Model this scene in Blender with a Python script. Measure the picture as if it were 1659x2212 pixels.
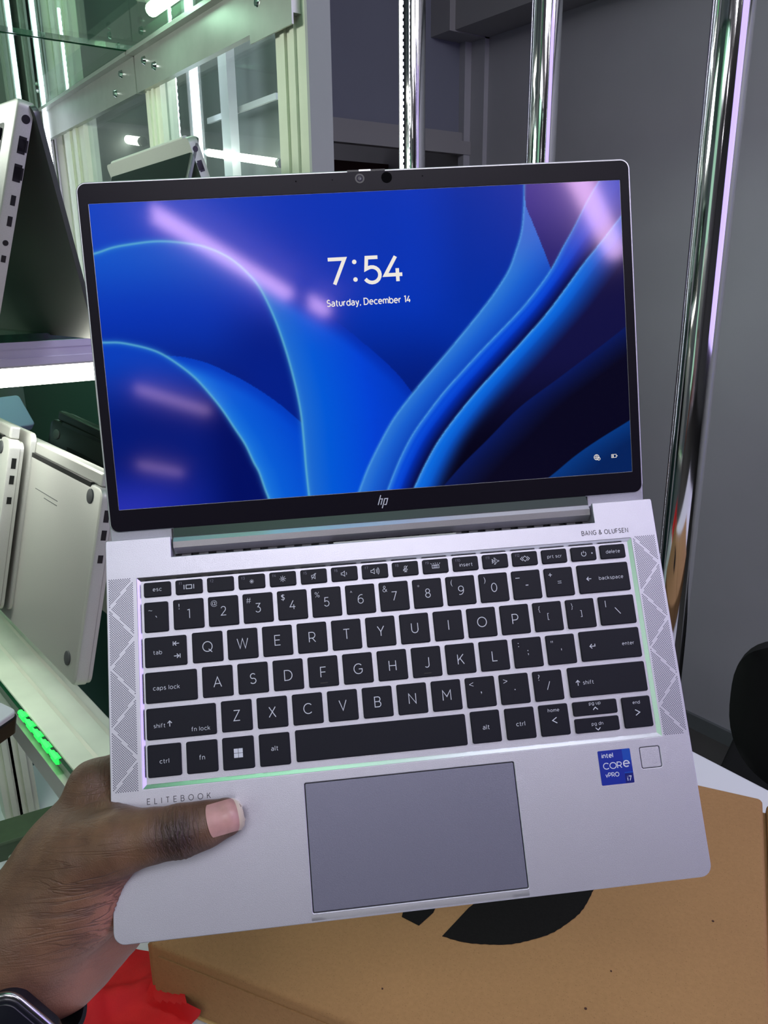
import bpy, math, random
import numpy as np
from mathutils import Matrix, Vector
for o in list(bpy.data.objects): bpy.data.objects.remove(o, do_unlink=True)
random.seed(4)
SC = bpy.context.scene
COL = SC.collection

# ------------------------------------------------------------ camera, world, exposure
F_PX = 1700.0
CAM = np.array([0.0, 0.0, 1.45])
M = np.array([[0.8044460491, 0.1806706700, -0.5658839660],
              [-0.5939355916, 0.2280383278, -0.7715173583],
              [-0.0103473247, 0.9567427188, 0.2907512732]])
cam_d = bpy.data.cameras.new('camera'); cam = bpy.data.objects.new('camera', cam_d); COL.objects.link(cam)
cam_d.sensor_fit = 'HORIZONTAL'; cam_d.sensor_width = 36.0; cam_d.lens = 36.0*F_PX/1659.0
cam_d.clip_start = 0.02; cam_d.clip_end = 60
m4 = Matrix([list(M[0])+[CAM[0]], list(M[1])+[CAM[1]], list(M[2])+[CAM[2]], [0, 0, 0, 1]])
cam.matrix_world = m4
SC.camera = cam
SC.view_settings.view_transform = 'Standard'; SC.view_settings.look = 'None'
SC.view_settings.exposure = 0.0; SC.view_settings.gamma = 1.0
try: SC.view_settings.use_curve_mapping = False
except Exception: pass
w = bpy.data.worlds.new('world'); SC.world = w; w.use_nodes = True
w.node_tree.nodes['Background'].inputs[0].default_value = (0.62, 0.60, 0.70, 1)
w.node_tree.nodes['Background'].inputs[1].default_value = 0.25

def area(name, loc, target, size, power, color=(1, 1, 1), sy=None):
    l = bpy.data.lights.new(name, 'AREA'); l.shape = 'RECTANGLE'; l.size = size; l.size_y = sy or size
    l.energy = power; l.color = color
    o = bpy.data.objects.new(name, l); COL.objects.link(o); o.location = loc
    o.rotation_euler = (Vector(target)-Vector(loc)).to_track_quat('-Z', 'Y').to_euler()
    return o
area('added_key_light', (-0.50, -0.78, 2.68), (0.2, 0.3, 1.2), 1.1, 17, (0.92, 0.90, 1.0), 0.5)  # added key light overhead, out of view, brightening the deck
area('wall_fill_light', (1.2, -0.8, 2.70), (2.0, 0.8, 0.9), 1.2, 25, (0.90, 0.87, 1.0), 0.6)  # unseen fill added to lift the right wall and the deck
area('rear_fill_light', (-3.6, -1.2, 2.70), (-3.6, -1.2, 0), 1.6, 30, (0.97, 0.95, 1.0), 1.6)  # added ambient fill for the rear of the room, out of view
area('lilac_fill_light', (1.20, -1.00, 1.80), (0.3, 0.25, 1.25), 1.2, 8.5, (0.56, 0.44, 1.0), 1.3)  # added lilac panel, unseen, colouring the left bevel and the deck
area('green_fill_light', (-0.95, 0.20, 1.58), (0.4, 0.3, 1.25), 0.6, 1.4, (0.50, 1.0, 0.66), 1.2)  # unseen green panel, added to tint the right bevel and the poles
area('cabinet_fill_light', (-0.15, 1.25, 1.80), (0.6, 1.6, 1.7), 0.5, 7.0, (0.95, 1.0, 0.93), 0.12)  # extra fill added inside the cabinet to brighten rails and panes
area('back_bay_fill_light', (0.2, 1.9, 2.70), (0.3, 2.2, 1.6), 0.8, 6.0, (0.90, 1.0, 0.92), 0.3)  # unseen fill added above to lift the cabinet's back panels
area('bevel_fill_green', (0.12, 0.48, 2.62), (0.12, 0.48, 0), 0.45, 1.1, (0.55, 1.0, 0.70), 0.55)  # added green source, out of view, mirrored by the bottom recess bevel
area('bevel_fill_pale', (0.72, 0.40, 2.62), (0.72, 0.40, 0), 0.6, 1.6, (0.85, 0.88, 1.0), 0.55)  # added pale source, unseen, mirrored towards the bevel's right end

# ------------------------------------------------------------ photo rays -> points in the room
def ray(px, py): return np.array([(px-829.5)/F_PX, -(py-1106.0)/F_PX, -1.0])
def wray(px, py):
    d = M@ray(px, py); return d/np.linalg.norm(d)
def at(px, py, D): return CAM+wray(px, py)*D
def onz(px, py, z):
    d = wray(px, py); return CAM+d*(z-CAM[2])/d[2]
def onx(px, py, x):
    d = wray(px, py); return CAM+d*x/d[0]
def ony(px, py, y):
    d = wray(px, py); return CAM+d*y/d[1]
# held laptop pose (camera frame, mm)
RL = np.array([[0.9939275746, -0.0915921377, 0.0609824315], [0.0771431919, 0.9752123204, 0.2073881819], [-0.0784659455, -0.2014244532, 0.9763561261]])
TL = np.array([0.958351692, -5.3209418525, -441.607006827])
AL, N0 = 0.291022, -9.3157
UV = np.array([0, math.cos(AL), math.sin(AL)]); NV = np.array([0, -math.sin(AL), math.cos(AL)])
def lap(px, py, z=0.0):           # point of the laptop frame (mm) at height z over the deck
    n = RL[:, 2]; d = ray(px, py); s = (z+n@TL)/(n@d); return RL.T@(s*d-TL)
def scr(x, v, dn=0.0):            # lid plane (mm) -> laptop frame
    return np.array([x, 0, 0])+UV*v+NV*(N0+dn)
RW = M@RL; TW = CAM+M@TL*0.001

# ------------------------------------------------------------ materials
def lin(c):
    c = np.array(c, float)/255.0
    return tuple(np.where(c <= .04045, c/12.92, ((c+.055)/1.055)**2.4))
def mat(name, rgb, rough=.5, metal=0.0, noise=0.0, nscale=50, bump=0.0, bscale=200, emit=None, estr=0, spec=.5, coat=0):
    m = bpy.data.materials.new(name); m.use_nodes = True; nt = m.node_tree; b = nt.nodes['Principled BSDF']
    c = lin(rgb)
    b.inputs['Base Color'].default_value = (*c, 1); b.inputs['Roughness'].default_value = rough
    b.inputs['Metallic'].default_value = metal; b.inputs['Specular IOR Level'].default_value = spec
    if coat: b.inputs['Coat Weight'].default_value = coat; b.inputs['Coat Roughness'].default_value = .08
    tc = nt.nodes.new('ShaderNodeTexCoord')
    if noise:
        n = nt.nodes.new('ShaderNodeTexNoise'); n.inputs['Scale'].default_value = nscale; n.inputs['Detail'].default_value = 4
        nt.links.new(tc.outputs['Object'], n.inputs['Vector'])
        r = nt.nodes.new('ShaderNodeMapRange'); r.inputs['From Min'].default_value = .3; r.inputs['From Max'].default_value = .7
        r.inputs['To Min'].default_value = 1-noise; r.inputs['To Max'].default_value = 1+noise
        nt.links.new(n.outputs['Fac'], r.inputs['Value'])
        x = nt.nodes.new('ShaderNodeVectorMath'); x.operation = 'SCALE'; x.inputs[0].default_value = c
        nt.links.new(r.outputs[0], x.inputs['Scale']); nt.links.new(x.outputs[0], b.inputs['Base Color'])
    if bump:
        n = nt.nodes.new('ShaderNodeTexNoise'); n.inputs['Scale'].default_value = bscale; n.inputs['Detail'].default_value = 3
        nt.links.new(tc.outputs['Object'], n.inputs['Vector'])
        p = nt.nodes.new('ShaderNodeBump'); p.inputs['Strength'].default_value = bump; p.inputs['Distance'].default_value = .001
        nt.links.new(n.outputs['Fac'], p.inputs['Height']); nt.links.new(p.outputs[0], b.inputs['Normal'])
    if emit:
        b.inputs['Emission Color'].default_value = (*lin(emit), 1); b.inputs['Emission Strength'].default_value = estr
    return m
def glass(name, tint, gloss=.12, edge=False):
    m = bpy.data.materials.new(name); m.use_nodes = True; nt = m.node_tree
    nt.nodes.remove(nt.nodes['Principled BSDF'])
    t = nt.nodes.new('ShaderNodeBsdfTransparent'); t.inputs[0].default_value = (*tint, 1)
    g = nt.nodes.new('ShaderNodeBsdfGlossy'); g.inputs['Roughness'].default_value = .03
    lw = nt.nodes.new('ShaderNodeLayerWeight'); lw.inputs[0].default_value = .5
    pw = nt.nodes.new('ShaderNodeMath'); pw.operation = 'POWER'; pw.inputs[1].default_value = 4.0; nt.links.new(lw.outputs['Facing'], pw.inputs[0])
    fr = nt.nodes.new('ShaderNodeMath'); fr.operation = 'MULTIPLY_ADD'; fr.inputs[1].default_value = .7; fr.inputs[2].default_value = .045; fr.use_clamp = True; nt.links.new(pw.outputs[0], fr.inputs[0])
    mx = nt.nodes.new('ShaderNodeMixShader'); nt.links.new(fr.outputs[0], mx.inputs[0])
    nt.links.new(t.outputs[0], mx.inputs[1]); nt.links.new(g.outputs[0], mx.inputs[2])
    nt.links.new(mx.outputs[0], nt.nodes['Material Output'].inputs[0])
    return m
ML = dict(
 silver=mat('silver_paint', (196, 195, 205), .40, .70, .06, 2600, .12, 2600),
 silver_lit=mat('satin_aluminium', (205, 205, 210), .36, .75, .04, 2600),
 pad=mat('touchpad_glass', (130, 130, 148), .38, .55, .05, 2600, .08, 2600),
 matte_black=mat('matte_black', (5, 5, 6), .8, spec=.05),
 hinge=mat('hinge_satin', (212, 210, 214), .30, .9, .04, 2600),
 bevel=mat('polished_bevel', (225, 225, 230), .24, 1.0),
 key=mat('key_plastic', (13, 14, 27), .50, 0, .04, 900, .05, 3000, spec=.22),
 black=mat('black_plastic', (8, 8, 9), .35),
 bezel=mat('bezel_black', (22, 19, 28), .32, 0, spec=.12),
 legend=mat('legend_white', (205, 208, 218), .6),
 legend_dim=mat('legend_grey', (105, 105, 120), .6),
 print_grey=mat('print_grey', (70, 70, 78), .5),
 hole=mat('grille_hole', (84, 84, 102), .8),
 chrome=mat('chrome', (225, 225, 228), .07, 1.0, .0),
 alu=mat('brushed_aluminium', (176, 178, 172), .38, .7, .05, 30),
 alu_cream=mat('cream_profile', (205, 208, 190), .35, .1, .04, 20),
 wall=mat('grey_wall_paint', (168, 169, 173), .85, 0, .05, 3),
 wall_blue=mat('blue_grey_paint', (124, 128, 142), .85, 0, .04, 3),
 trim=mat('white_trim', (150, 150, 150), .6),
 floor=mat('dark_floor', (70, 70, 66), .6, 0, .12, 8),
 ceil=mat('ceiling_white', (200, 200, 200), .9),
 brown=mat('brown_door', (62, 30, 22), .6, 0, .1, 10),
 table=mat('white_laminate', (225, 226, 232), .35),
 blackchair=mat('black_fabric', (7, 7, 9), .9, 0, .2, 400),
 led=mat('led_white', (240, 245, 255), .5, emit=(235, 243, 255), estr=6),
 tube=mat('tube_white', (255, 255, 250), .5, emit=(255, 253, 238), estr=9),
 ctube=mat('ceiling_tube_white', (255, 255, 250), .5, emit=(255, 250, 255), estr=19),
 ctube_dim=mat('ceiling_tube_far', (255, 255, 250), .5, emit=(255, 250, 255), estr=8),
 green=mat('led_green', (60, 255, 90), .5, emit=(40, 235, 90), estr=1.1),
 blue=mat('led_blue', (50, 40, 255), .5, emit=(60, 40, 255), estr=3.0),
 glass_edge=mat('glass_edge', (14, 62, 38), .12, 0, .5, 60),
 slab=mat('milky_glass', (205, 215, 195), .18, 0, .12, 9),
 red=mat('red_cloth', (205, 18, 22), .75, 0, .08, 40, .3, 900),
 rubber=mat('rubber_foot', (60, 62, 64), .6),
 cover=mat('cover_aluminium', (178, 178, 172), .42, .35, .04, 900),
 lidback=mat('grey_lid_metal', (96, 100, 98), .30, .6, .03, 900),
 dscreen=mat('dark_screen', (16, 18, 20), .12),
 teal=mat('dark_teal_panel', (38, 66, 62), .3, 0, .1, 4),
 dark=mat('dark_panel', (104, 110, 110), .4, 0, .2, 4),
 steel=mat('watch_steel', (190, 190, 195), .18, 1.0),
 navy=mat('watch_dark', (14, 15, 26), .35, 0, coat=.3),
 nail=mat('nail', (182, 138, 130), .42, 0, .10, 180, coat=.12),
 nailtip=mat('nail_tip', (205, 190, 165), .3),
 blk_print=mat('black_print', (28, 27, 26), .95, 0, .12, 500, spec=.05),
)
G_GREEN = glass('green_glass', (.72, .93, .80)); G_CLEAR = glass('clear_glass', (.88, .95, .93))

# ------------------------------------------------------------ mesh helpers
class MB:
    def __init__(s): s.v = []; s.f = []
    def add(s, V, Fc):
        o = len(s.v); s.v += [tuple(map(float, p)) for p in V]; s.f += [tuple(i+o for i in q) for q in Fc]; return s
    def box(s, a, b):
        (x0, y0, z0), (x1, y1, z1) = np.minimum(a, b), np.maximum(a, b)
        V = [(x0, y0, z0), (x1, y0, z0), (x1, y1, z0), (x0, y1, z0), (x0, y0, z1), (x1, y0, z1), (x1, y1, z1), (x0, y1, z1)]
        return s.add(V, [(0, 3, 2, 1), (4, 5, 6, 7), (0, 1, 5, 4), (1, 2, 6, 5), (2, 3, 7, 6), (3, 0, 4, 7)])
    def prism(s, P, z0, z1, bev=0, bot=True):
        """rings of outline P (ccw, 2d), top edge bevelled"""
        P = np.array(P, float); n = len(P); L = [(0, z0), (0, z1-bev)] if bev else [(0, z0), (0, z1)]
        if bev: L += [(bev*.3, z1-bev*.3), (bev, z1)]
        V = []; Fc = []
        for ins, z in L:
            Q = inset(P, ins) if ins else P
            V += [(q[0], q[1], z) for q in Q]
        for k in range(len(L)-1):
            for i in range(n):
                j = (i+1) % n; Fc.append((k*n+i, k*n+j, (k+1)*n+j, (k+1)*n+i))
        Fc.append(tuple((len(L)-1)*n+i for i in range(n)))
        if bot: Fc.append(tuple(reversed(range(n))))
        return s.add(V, Fc)
    def cyl(s, p0, p1, r0, r1=None, n=16, caps=True):
        p0 = np.array(p0, float); p1 = np.array(p1, float); r1 = r0 if r1 is None else r1
        d = p1-p0; d /= np.linalg.norm(d); a = np.cross(d, [0, 0, 1.0] if abs(d[2]) < .9 else [1.0, 0, 0]); a /= np.linalg.norm(a); b = np.cross(d, a)
        V = []
        for p, r in ((p0, r0), (p1, r1)):
            for i in range(n):
                t = 2*math.pi*i/n; V.append(p+r*(math.cos(t)*a+math.sin(t)*b))
        Fc = [(i, (i+1) % n, n+(i+1) % n, n+i) for i in range(n)]
        if caps: Fc += [tuple(reversed(range(n))), tuple(range(n, 2*n))]
        return s.add(V, Fc)
    def path(s, P, r, n=8, closed=False):
        P = [np.array(p, float) for p in P]; m = len(P); V = []; up = None
        for i in range(m):
            a = P[(i-1) % m] if (closed or i) else P[0]; b = P[(i+1) % m] if (closed or i < m-1) else P[-1]
            d = b-a; d /= np.linalg.norm(d)+1e-12
            if up is None: up = np.cross(d, [.3, .2, .9])
            up = up-(up@d)*d; up /= np.linalg.norm(up)+1e-12; q = np.cross(d, up)
            rr = r[i] if hasattr(r, '__len__') else r
            for k in range(n):
                t = 2*math.pi*k/n; V.append(P[i]+rr*(math.cos(t)*up+math.sin(t)*q))
        Fc = []
        for i in range(m if closed else m-1):
            j = (i+1) % m
            for k in range(n): Fc.append((i*n+k, i*n+(k+1) % n, j*n+(k+1) % n, j*n+k))
        if not closed: Fc += [tuple(reversed(range(n))), tuple((m-1)*n+k for k in range(n))]
        return s.add(V, Fc)
    def stroke(s, P, w, z, closed=False):
        """flat ribbon of width w along a 2d polyline, on height z"""
        P = [np.array(p, float) for p in P]; n = len(P); L = []
        for i in range(n):
            if closed: a, b = P[i-1], P[(i+1) % n]
            else: a, b = P[max(i-1, 0)], P[min(i+1, n-1)]
            d1 = P[i]-a if (closed or i) else b-P[i]; d2 = b-P[i] if (closed or i < n-1) else d1
            d1 = d1/(np.linalg.norm(d1)+1e-9); d2 = d2/(np.linalg.norm(d2)+1e-9)
            t = d1+d2; t /= np.linalg.norm(t)+1e-9; nn = np.array([-t[1], t[0]]); c = max(.45, nn@np.array([-d1[1], d1[0]]))
            L.append((P[i]+nn*w/2/c, P[i]-nn*w/2/c))
        V = []; Fc = []
        for a, b in L: V += [(a[0], a[1], z), (b[0], b[1], z)]
        for i in range(n if closed else n-1):
            j = (i+1) % n; Fc.append((2*i, 2*i+1, 2*j+1, 2*j))
        return s.add(V, Fc)
    def quad(s, a, b, c, d): return s.add([a, b, c, d], [(0, 1, 2, 3)])
    def xf(s, fn): s.v = [tuple(map(float, fn(np.array(p)))) for p in s.v]; return s
    def build(s, name, material, parent=None, mm=False, smooth=None, **tags):
        me = bpy.data.meshes.new(name); k = .001 if mm else 1.0
        me.from_pydata([(a*k, b*k, c*k) for a, b, c in s.v], [], s.f); me.validate()
        return link(name, me, material, parent, smooth, **tags)
def inset(P, d):
    n = len(P); Q = []
    for i in range(n):
        a = P[i]-P[i-1]; b = P[(i+1) % n]-P[i]; a = a/(np.linalg.norm(a)+1e-12); b = b/(np.linalg.norm(b)+1e-12)
        na = np.array([-a[1], a[0]]); nb = np.array([-b[1], b[0]]); h = na+nb; h /= np.linalg.norm(h)+1e-12
        Q.append(P[i]+h*d/max(.5, h@na))
    return np.array(Q)
def link(name, me, material, parent=None, smooth=None, **tags):
    o = bpy.data.objects.new(name, me); COL.objects.link(o)
    if material is not None: me.materials.append(material)
    if smooth is not None:
        me.shade_smooth()
        try: me.set_sharp_from_angle(angle=math.radians(smooth))
        except Exception: pass
    if parent is not None: o.parent = parent
    tag(o, **tags); return o
def tag(o, label=None, cat=None, group=None, kind=None):
    if label: o['label'] = label
    if cat: o['category'] = cat
    if group: o['group'] = group
    if kind: o['kind'] = kind
    return o
def empty(name, mtx, label, cat, group=None):
    o = bpy.data.objects.new(name, None); COL.objects.link(o); o.matrix_world = mtx; o.empty_display_size = .05
    return tag(o, label, cat, group)
def mtx(O, X, Y, Z=None):
    X = np.array(X, float); X /= np.linalg.norm(X); Y = np.array(Y, float); Y = Y-(Y@X)*X; Y /= np.linalg.norm(Y)
    Z = np.cross(X, Y)
    return Matrix([[X[0], Y[0], Z[0], O[0]], [X[1], Y[1], Z[1], O[1]], [X[2], Y[2], Z[2], O[2]], [0, 0, 0, 1]])
def rrect(x0, y0, x1, y1, r, n=5):
    P = []
    for cx, cy, a0 in ((x1-r, y1-r, 0), (x0+r, y1-r, 90), (x0+r, y0+r, 180), (x1-r, y0+r, 270)):
        for i in range(n+1):
            t = math.radians(a0+90*i/n); P.append((cx+r*math.cos(t), cy+r*math.sin(t)))
    return P
def roundpoly(pts, n=6):
    """pts: (x,y,r) -> rounded outline"""
    P = []; m = len(pts)
    for i, (x, y, r) in enumerate(pts):
        c = np.array([x, y], float); a = np.array(pts[i-1][:2])-c; b = np.array(pts[(i+1) % m][:2])-c
        a /= np.linalg.norm(a); b /= np.linalg.norm(b)
        if r <= 0: P.append(tuple(c)); continue
        ang = math.acos(max(-1, min(1, a@b))); t = r/math.tan(ang/2); p0 = c+a*t; p1 = c+b*t
        ctr = c+(a+b)/np.linalg.norm(a+b)*r/math.sin(ang/2)
        t0 = math.atan2(*(p0-ctr)[::-1]); t1 = math.atan2(*(p1-ctr)[::-1]); dt = (t1-t0+math.pi) % (2*math.pi)-math.pi
        for k in range(n+1):
            q = t0+dt*k/n; P.append((ctr[0]+r*math.cos(q), ctr[1]+r*math.sin(q)))
    return P
def filled(outlines, z0, z1, bev):
    """plate with holes (curve fill) as verts/faces"""
    cu = bpy.data.curves.new('c', 'CURVE'); cu.dimensions = '2D'; cu.fill_mode = 'BOTH'
    for P in outlines:
        sp = cu.splines.new('POLY'); sp.points.add(len(P)-1); sp.use_cyclic_u = True
        for i, p in enumerate(P): sp.points[i].co = (p[0], p[1], 0, 1)
    cu.bevel_depth = bev; cu.bevel_resolution = 2; cu.offset = -bev; cu.extrude = (z1-z0)/2-bev
    ob = bpy.data.objects.new('c', cu); me = bpy.data.meshes.new_from_object(ob)
    mb = MB(); mb.add([(v.co.x, v.co.y, v.co.z+(z0+z1)/2) for v in me.vertices], [tuple(p.vertices) for p in me.polygons])
    bpy.data.objects.remove(ob); bpy.data.curves.remove(cu); bpy.data.meshes.remove(me); return mb
def text(body, cx, cy, z, h=None, w=None, thin=-.012, italic=0, space=1.0, capref=None):
    """flat lettering mesh, its box centred on cx,cy and scaled to height h or width w (mm)"""
    cu = bpy.data.curves.new('t', 'FONT'); cu.body = body; cu.size = 10; cu.offset = thin*10; cu.resolution_u = 3
    cu.space_character = space; cu.shear = italic; cu.fill_mode = 'FRONT'
    ob = bpy.data.objects.new('t', cu); me = bpy.data.meshes.new_from_object(ob)
    V = np.array([v.co[:] for v in me.vertices]); Fc = [tuple(p.vertices) for p in me.polygons]
    bpy.data.objects.remove(ob); bpy.data.curves.remove(cu); bpy.data.meshes.remove(me)
    mn, mx = V.min(0), V.max(0); c = (mn+mx)/2
    k = (w/(mx[0]-mn[0])) if w else (h/(mx[1]-mn[1]))
    V = (V-c)*k; mb = MB(); mb.add([(p[0]+cx, p[1]+cy, z) for p in V], Fc); return mb

# ============================================================ THE ROOM
def struct(name, mb, m, parent=None): return mb.build(name, m, parent, kind='structure')
XW, YF, XL, YB, ZC = 2.17, 2.40, -5.6, -6.6, 2.75
struct('floor', MB().box((XL, YB, -.1), (XW, YF+1.2, 0)), ML['floor'])
struct('ceiling', MB().box((XL, YB, ZC), (XW, YF+1.2, ZC+.1)), ML['ceil'])
struct('wall_right', MB().box((XW, YB, 0), (XW+.12, YF+1.2, ZC)), ML['wall'])
struct('wall_left', MB().box((XL-.12, YB, 0), (XL, YF+1.2, ZC)), ML['wall'])
struct('wall_back', MB().box((XL, YB-.12, 0), (XW, YB, ZC)), ML['wall'])
struct('wall_front', MB().box((XL, YF, 1.89), (XW, YF+.12, ZC)).box((XL, YF, 0), (-.9, YF+.12, 1.89)), ML['wall_blue'])
# moulding over the dark doorway: two stepped rails
lz = 1.865
struct('trim_1', MB().box((-.9, YF-.035, lz), (XW, YF, lz+.045)).box((-.9, YF-.02, lz+.045), (XW, YF, lz+.075)), ML['trim'])
struct('trim_2', MB().box((XW-.05, YF-.03, 0), (XW, YF, ZC)).box((XW-.02, YF-.1, 0), (XW, YF-.03, ZC)), ML['wall'])
d1 = MB().box((-.9, YF+.5, 0), (XW, YF+.55, 1.89)).build('door_1', ML['brown'], kind='structure')
struct('baseboard_right', MB().box((XW-.012, YB, 0), (XW, YF, .05)), ML['dark'])
# cable duct box running along the right wall
MB().box((XW-.16, -1.0, 2.24), (XW, YF+.02, 2.52)).box((XW-.185, YF-.10, 2.235), (XW, YF+.03, 2.53)).build('trim_3', ML['trim'], kind='structure')

# ceiling tube lamps behind the photographer
def tube_lamp(x, y0, y1, label, k=1.0, watts=0):
    t = empty('tube_lamp', Matrix.Translation((x, (y0+y1)/2, ZC)), label, 'lamp', 'ceiling tube lamps')
    L = (y1-y0)/2
    MB().box((-.03, -L-.02, -.035), (.03, L+.02, 0)).build('housing', ML['trim'], t)
    MB().cyl((0, -L, -.055), (0, L, -.055), .026*k, n=14).build('tube', ML['ctube' if y1 > -2.5 else 'ctube_dim'], t, smooth=40)
    for s in (-1, 1): MB().box((-.02, s*L-.012, -.085), (.02, s*L+.012, -.03)).build('end_cap', ML['trim'], t)
    return t
tube_lamp(-1.40, -2.10, -1.22, 'white ceiling tube lamp nearest behind the viewer on the left')
tube_lamp(-1.36, -2.36, -2.18, 'short white ceiling tube just behind the nearest left lamp')
tube_lamp(-2.97, -3.45, -2.75, 'white ceiling tube lamp in the second row from the laptop')
tube_lamp(-4.65, -5.10, -4.50, 'white ceiling tube lamp furthest back in the shop')
tube_lamp(-.03, -2.45, -1.50, 'white ceiling tube lamp behind the viewer, right of the others', 1.5)

# ============================================================ CHROME POLES
def pole(px, py, x, label, led=False):
    p = onx(px, py, x); r = .026
    t = empty('chrome_pole', Matrix.Translation((p[0], p[1], 0)), label, 'pole', 'chrome poles by the wall')
    MB().cyl((0, 0, .02), (0, 0, ZC-.012), r, n=40).build('tube', ML['chrome'], t, smooth=40)
    MB().cyl((0, 0, 0), (0, 0, .02), .05, .045, n=28).build('floor_flange', ML['chrome'], t, smooth=40)
    MB().cyl((0, 0, ZC-.012), (0, 0, ZC), .045, .05, n=28).build('ceiling_flange', ML['chrome'], t, smooth=40)
    return p
pp = [pole(892, 200, 1.14, 'chrome pole beside the cabinet, left of the three'),
      pole(1174, 200, 1.13, 'middle chrome pole rising behind the laptop lid'),
      pole(1556, 300, 1.02, 'nearest and thickest-looking chrome pole, right of the laptop')]

def led_strip(x, y, z0, z1, label, pitch=.0085, r=.003, width=.010, n_=(1, 0), m='led', name='led_strip'):
    """vertical light strip: backing tape with a row of diodes on its face"""
    t = empty(name, Matrix.Translation((x, y, z0)), label, 'light strip', 'vertical light strips')
    MB().box((-width/2, 0, 0), (width/2, .002, z1-z0)).build('backing_tape', ML['trim'], t)
    MB().box((-width*.28, -.003, 0), (width*.28, 0, z1-z0)).build('diffuser', ML[m], t)
    mb = MB(); z = pitch/2
    while z < z1-z0:
        mb.box((-r, -.0055, z-r), (r, -.003, z+r)); z += pitch
    mb.build('diodes', ML[m], t, kind='stuff'); return t
q = ony(866, 200, pp[0][1]-.02)
led_strip(q[0]-.0, q[1], .3, ZC-.05, 'thin dotted strip standing in for the glint on the left edge of the left pole', pitch=.012, width=.008)  # glowing strip stands in for the pole's serrated highlight
# colour light strips up near the ceiling that tint the chrome and the laptop edges
for nm, xx, yy, mm_, lb in (('led_strip', .78, .98, 'green', 'vertical green light strip high on the cabinet side facing the poles'),
                            ('led_strip', 1.9, .1, 'blue', 'vertical blue light strip on the right wall')):
    led_strip(xx, yy, .9 if mm_ == 'blue' else 1.85, 2.6, lb, m=mm_, pitch=.02, r=.005, width=.02)

# ============================================================ TABLE, CARDBOARD BOXES, CLOTH
ZT, ZB = .78, .85
edge = [onz(1500, 1626, ZT), onz(1659, 1701, ZT)]
xe = (edge[0][0]+edge[1][0])/2
tb = empty('white_table', Matrix.Translation((.45, .1, 0)), 'white laminate table under the cardboard boxes', 'table')
MB().prism([(-.45, -.9), (xe-.45, -.9), (xe-.45, .76), (-.45, .76)], ZT-.03, ZT, .004).build('tabletop', ML['table'], tb)
for sx in (-.40, xe-.45-.07):
    for sy in (-.82, .70): MB().box((sx-.02, sy-.02, 0), (sx+.02, sy+.02, ZT-.03)).build('leg', ML['alu'], tb)
MB().box((-.38, -.8, ZT-.09), (xe-.45-.09, -.78, ZT-.03)).box((-.38, .69, ZT-.09), (xe-.45-.09, .71, ZT-.03)).build('apron', ML['alu'], tb)

def card_material():
    m = mat('kraft_cardboard', (160, 122, 82), .85, 0, .05, 260, .25, 900, spec=.15); nt = m.node_tree; b = nt.nodes['Principled BSDF']
    # sparse dark fibres and flecks
    tc = nt.nodes['Texture Coordinate'] if 'Texture Coordinate' in nt.nodes else nt.nodes.new('ShaderNodeTexCoord')
    n = nt.nodes.new('ShaderNodeTexNoise'); n.inputs['Scale'].default_value = 700; n.inputs['Detail'].default_value = 2
    nt.links.new(tc.outputs['Object'], n.inputs['Vector'])
    r = nt.nodes.new('ShaderNodeMapRange'); r.inputs['From Min'].default_value = .30; r.inputs['From Max'].default_value = .38; r.inputs['To Min'].default_value = .72; r.inputs['To Max'].default_value = 1
    nt.links.new(n.outputs['Fac'], r.inputs['Value'])
    n2 = nt.nodes.new('ShaderNodeTexNoise'); n2.inputs['Scale'].default_value = 7; nt.links.new(tc.outputs['Object'], n2.inputs['Vector'])
    r2 = nt.nodes.new('ShaderNodeMapRange'); r2.inputs['To Min'].default_value = .88; r2.inputs['To Max'].default_value = 1.1; nt.links.new(n2.outputs['Fac'], r2.inputs['Value'])
    src = b.inputs['Base Color'].links[0].from_socket
    mu = nt.nodes.new('ShaderNodeMath'); mu.operation = 'MULTIPLY'; nt.links.new(r.outputs[0], mu.inputs[0]); nt.links.new(r2.outputs[0], mu.inputs[1])
    x = nt.nodes.new('ShaderNodeVectorMath'); x.operation = 'SCALE'; nt.links.new(src, x.inputs[0]); nt.links.new(mu.outputs[0], x.inputs['Scale'])
    nt.links.new(x.outputs[0], b.inputs['Base Color']); return m
CARD = card_material(); CARD_EDGE = mat('cardboard_edge', (205, 170, 110), .85, 0, .1, 900)
P0 = onz(318, 2034, ZB)[:2]; e1 = np.array([.500, -.866]); e1 /= np.linalg.norm(e1); e2 = np.array([-e1[1], e1[0]]); e2 = np.array([.866, .5])
PR = onz(1648, 1724, ZB)[:2]; LX = (PR-P0)@e1; LY = (PR-P0)@e2
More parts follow.
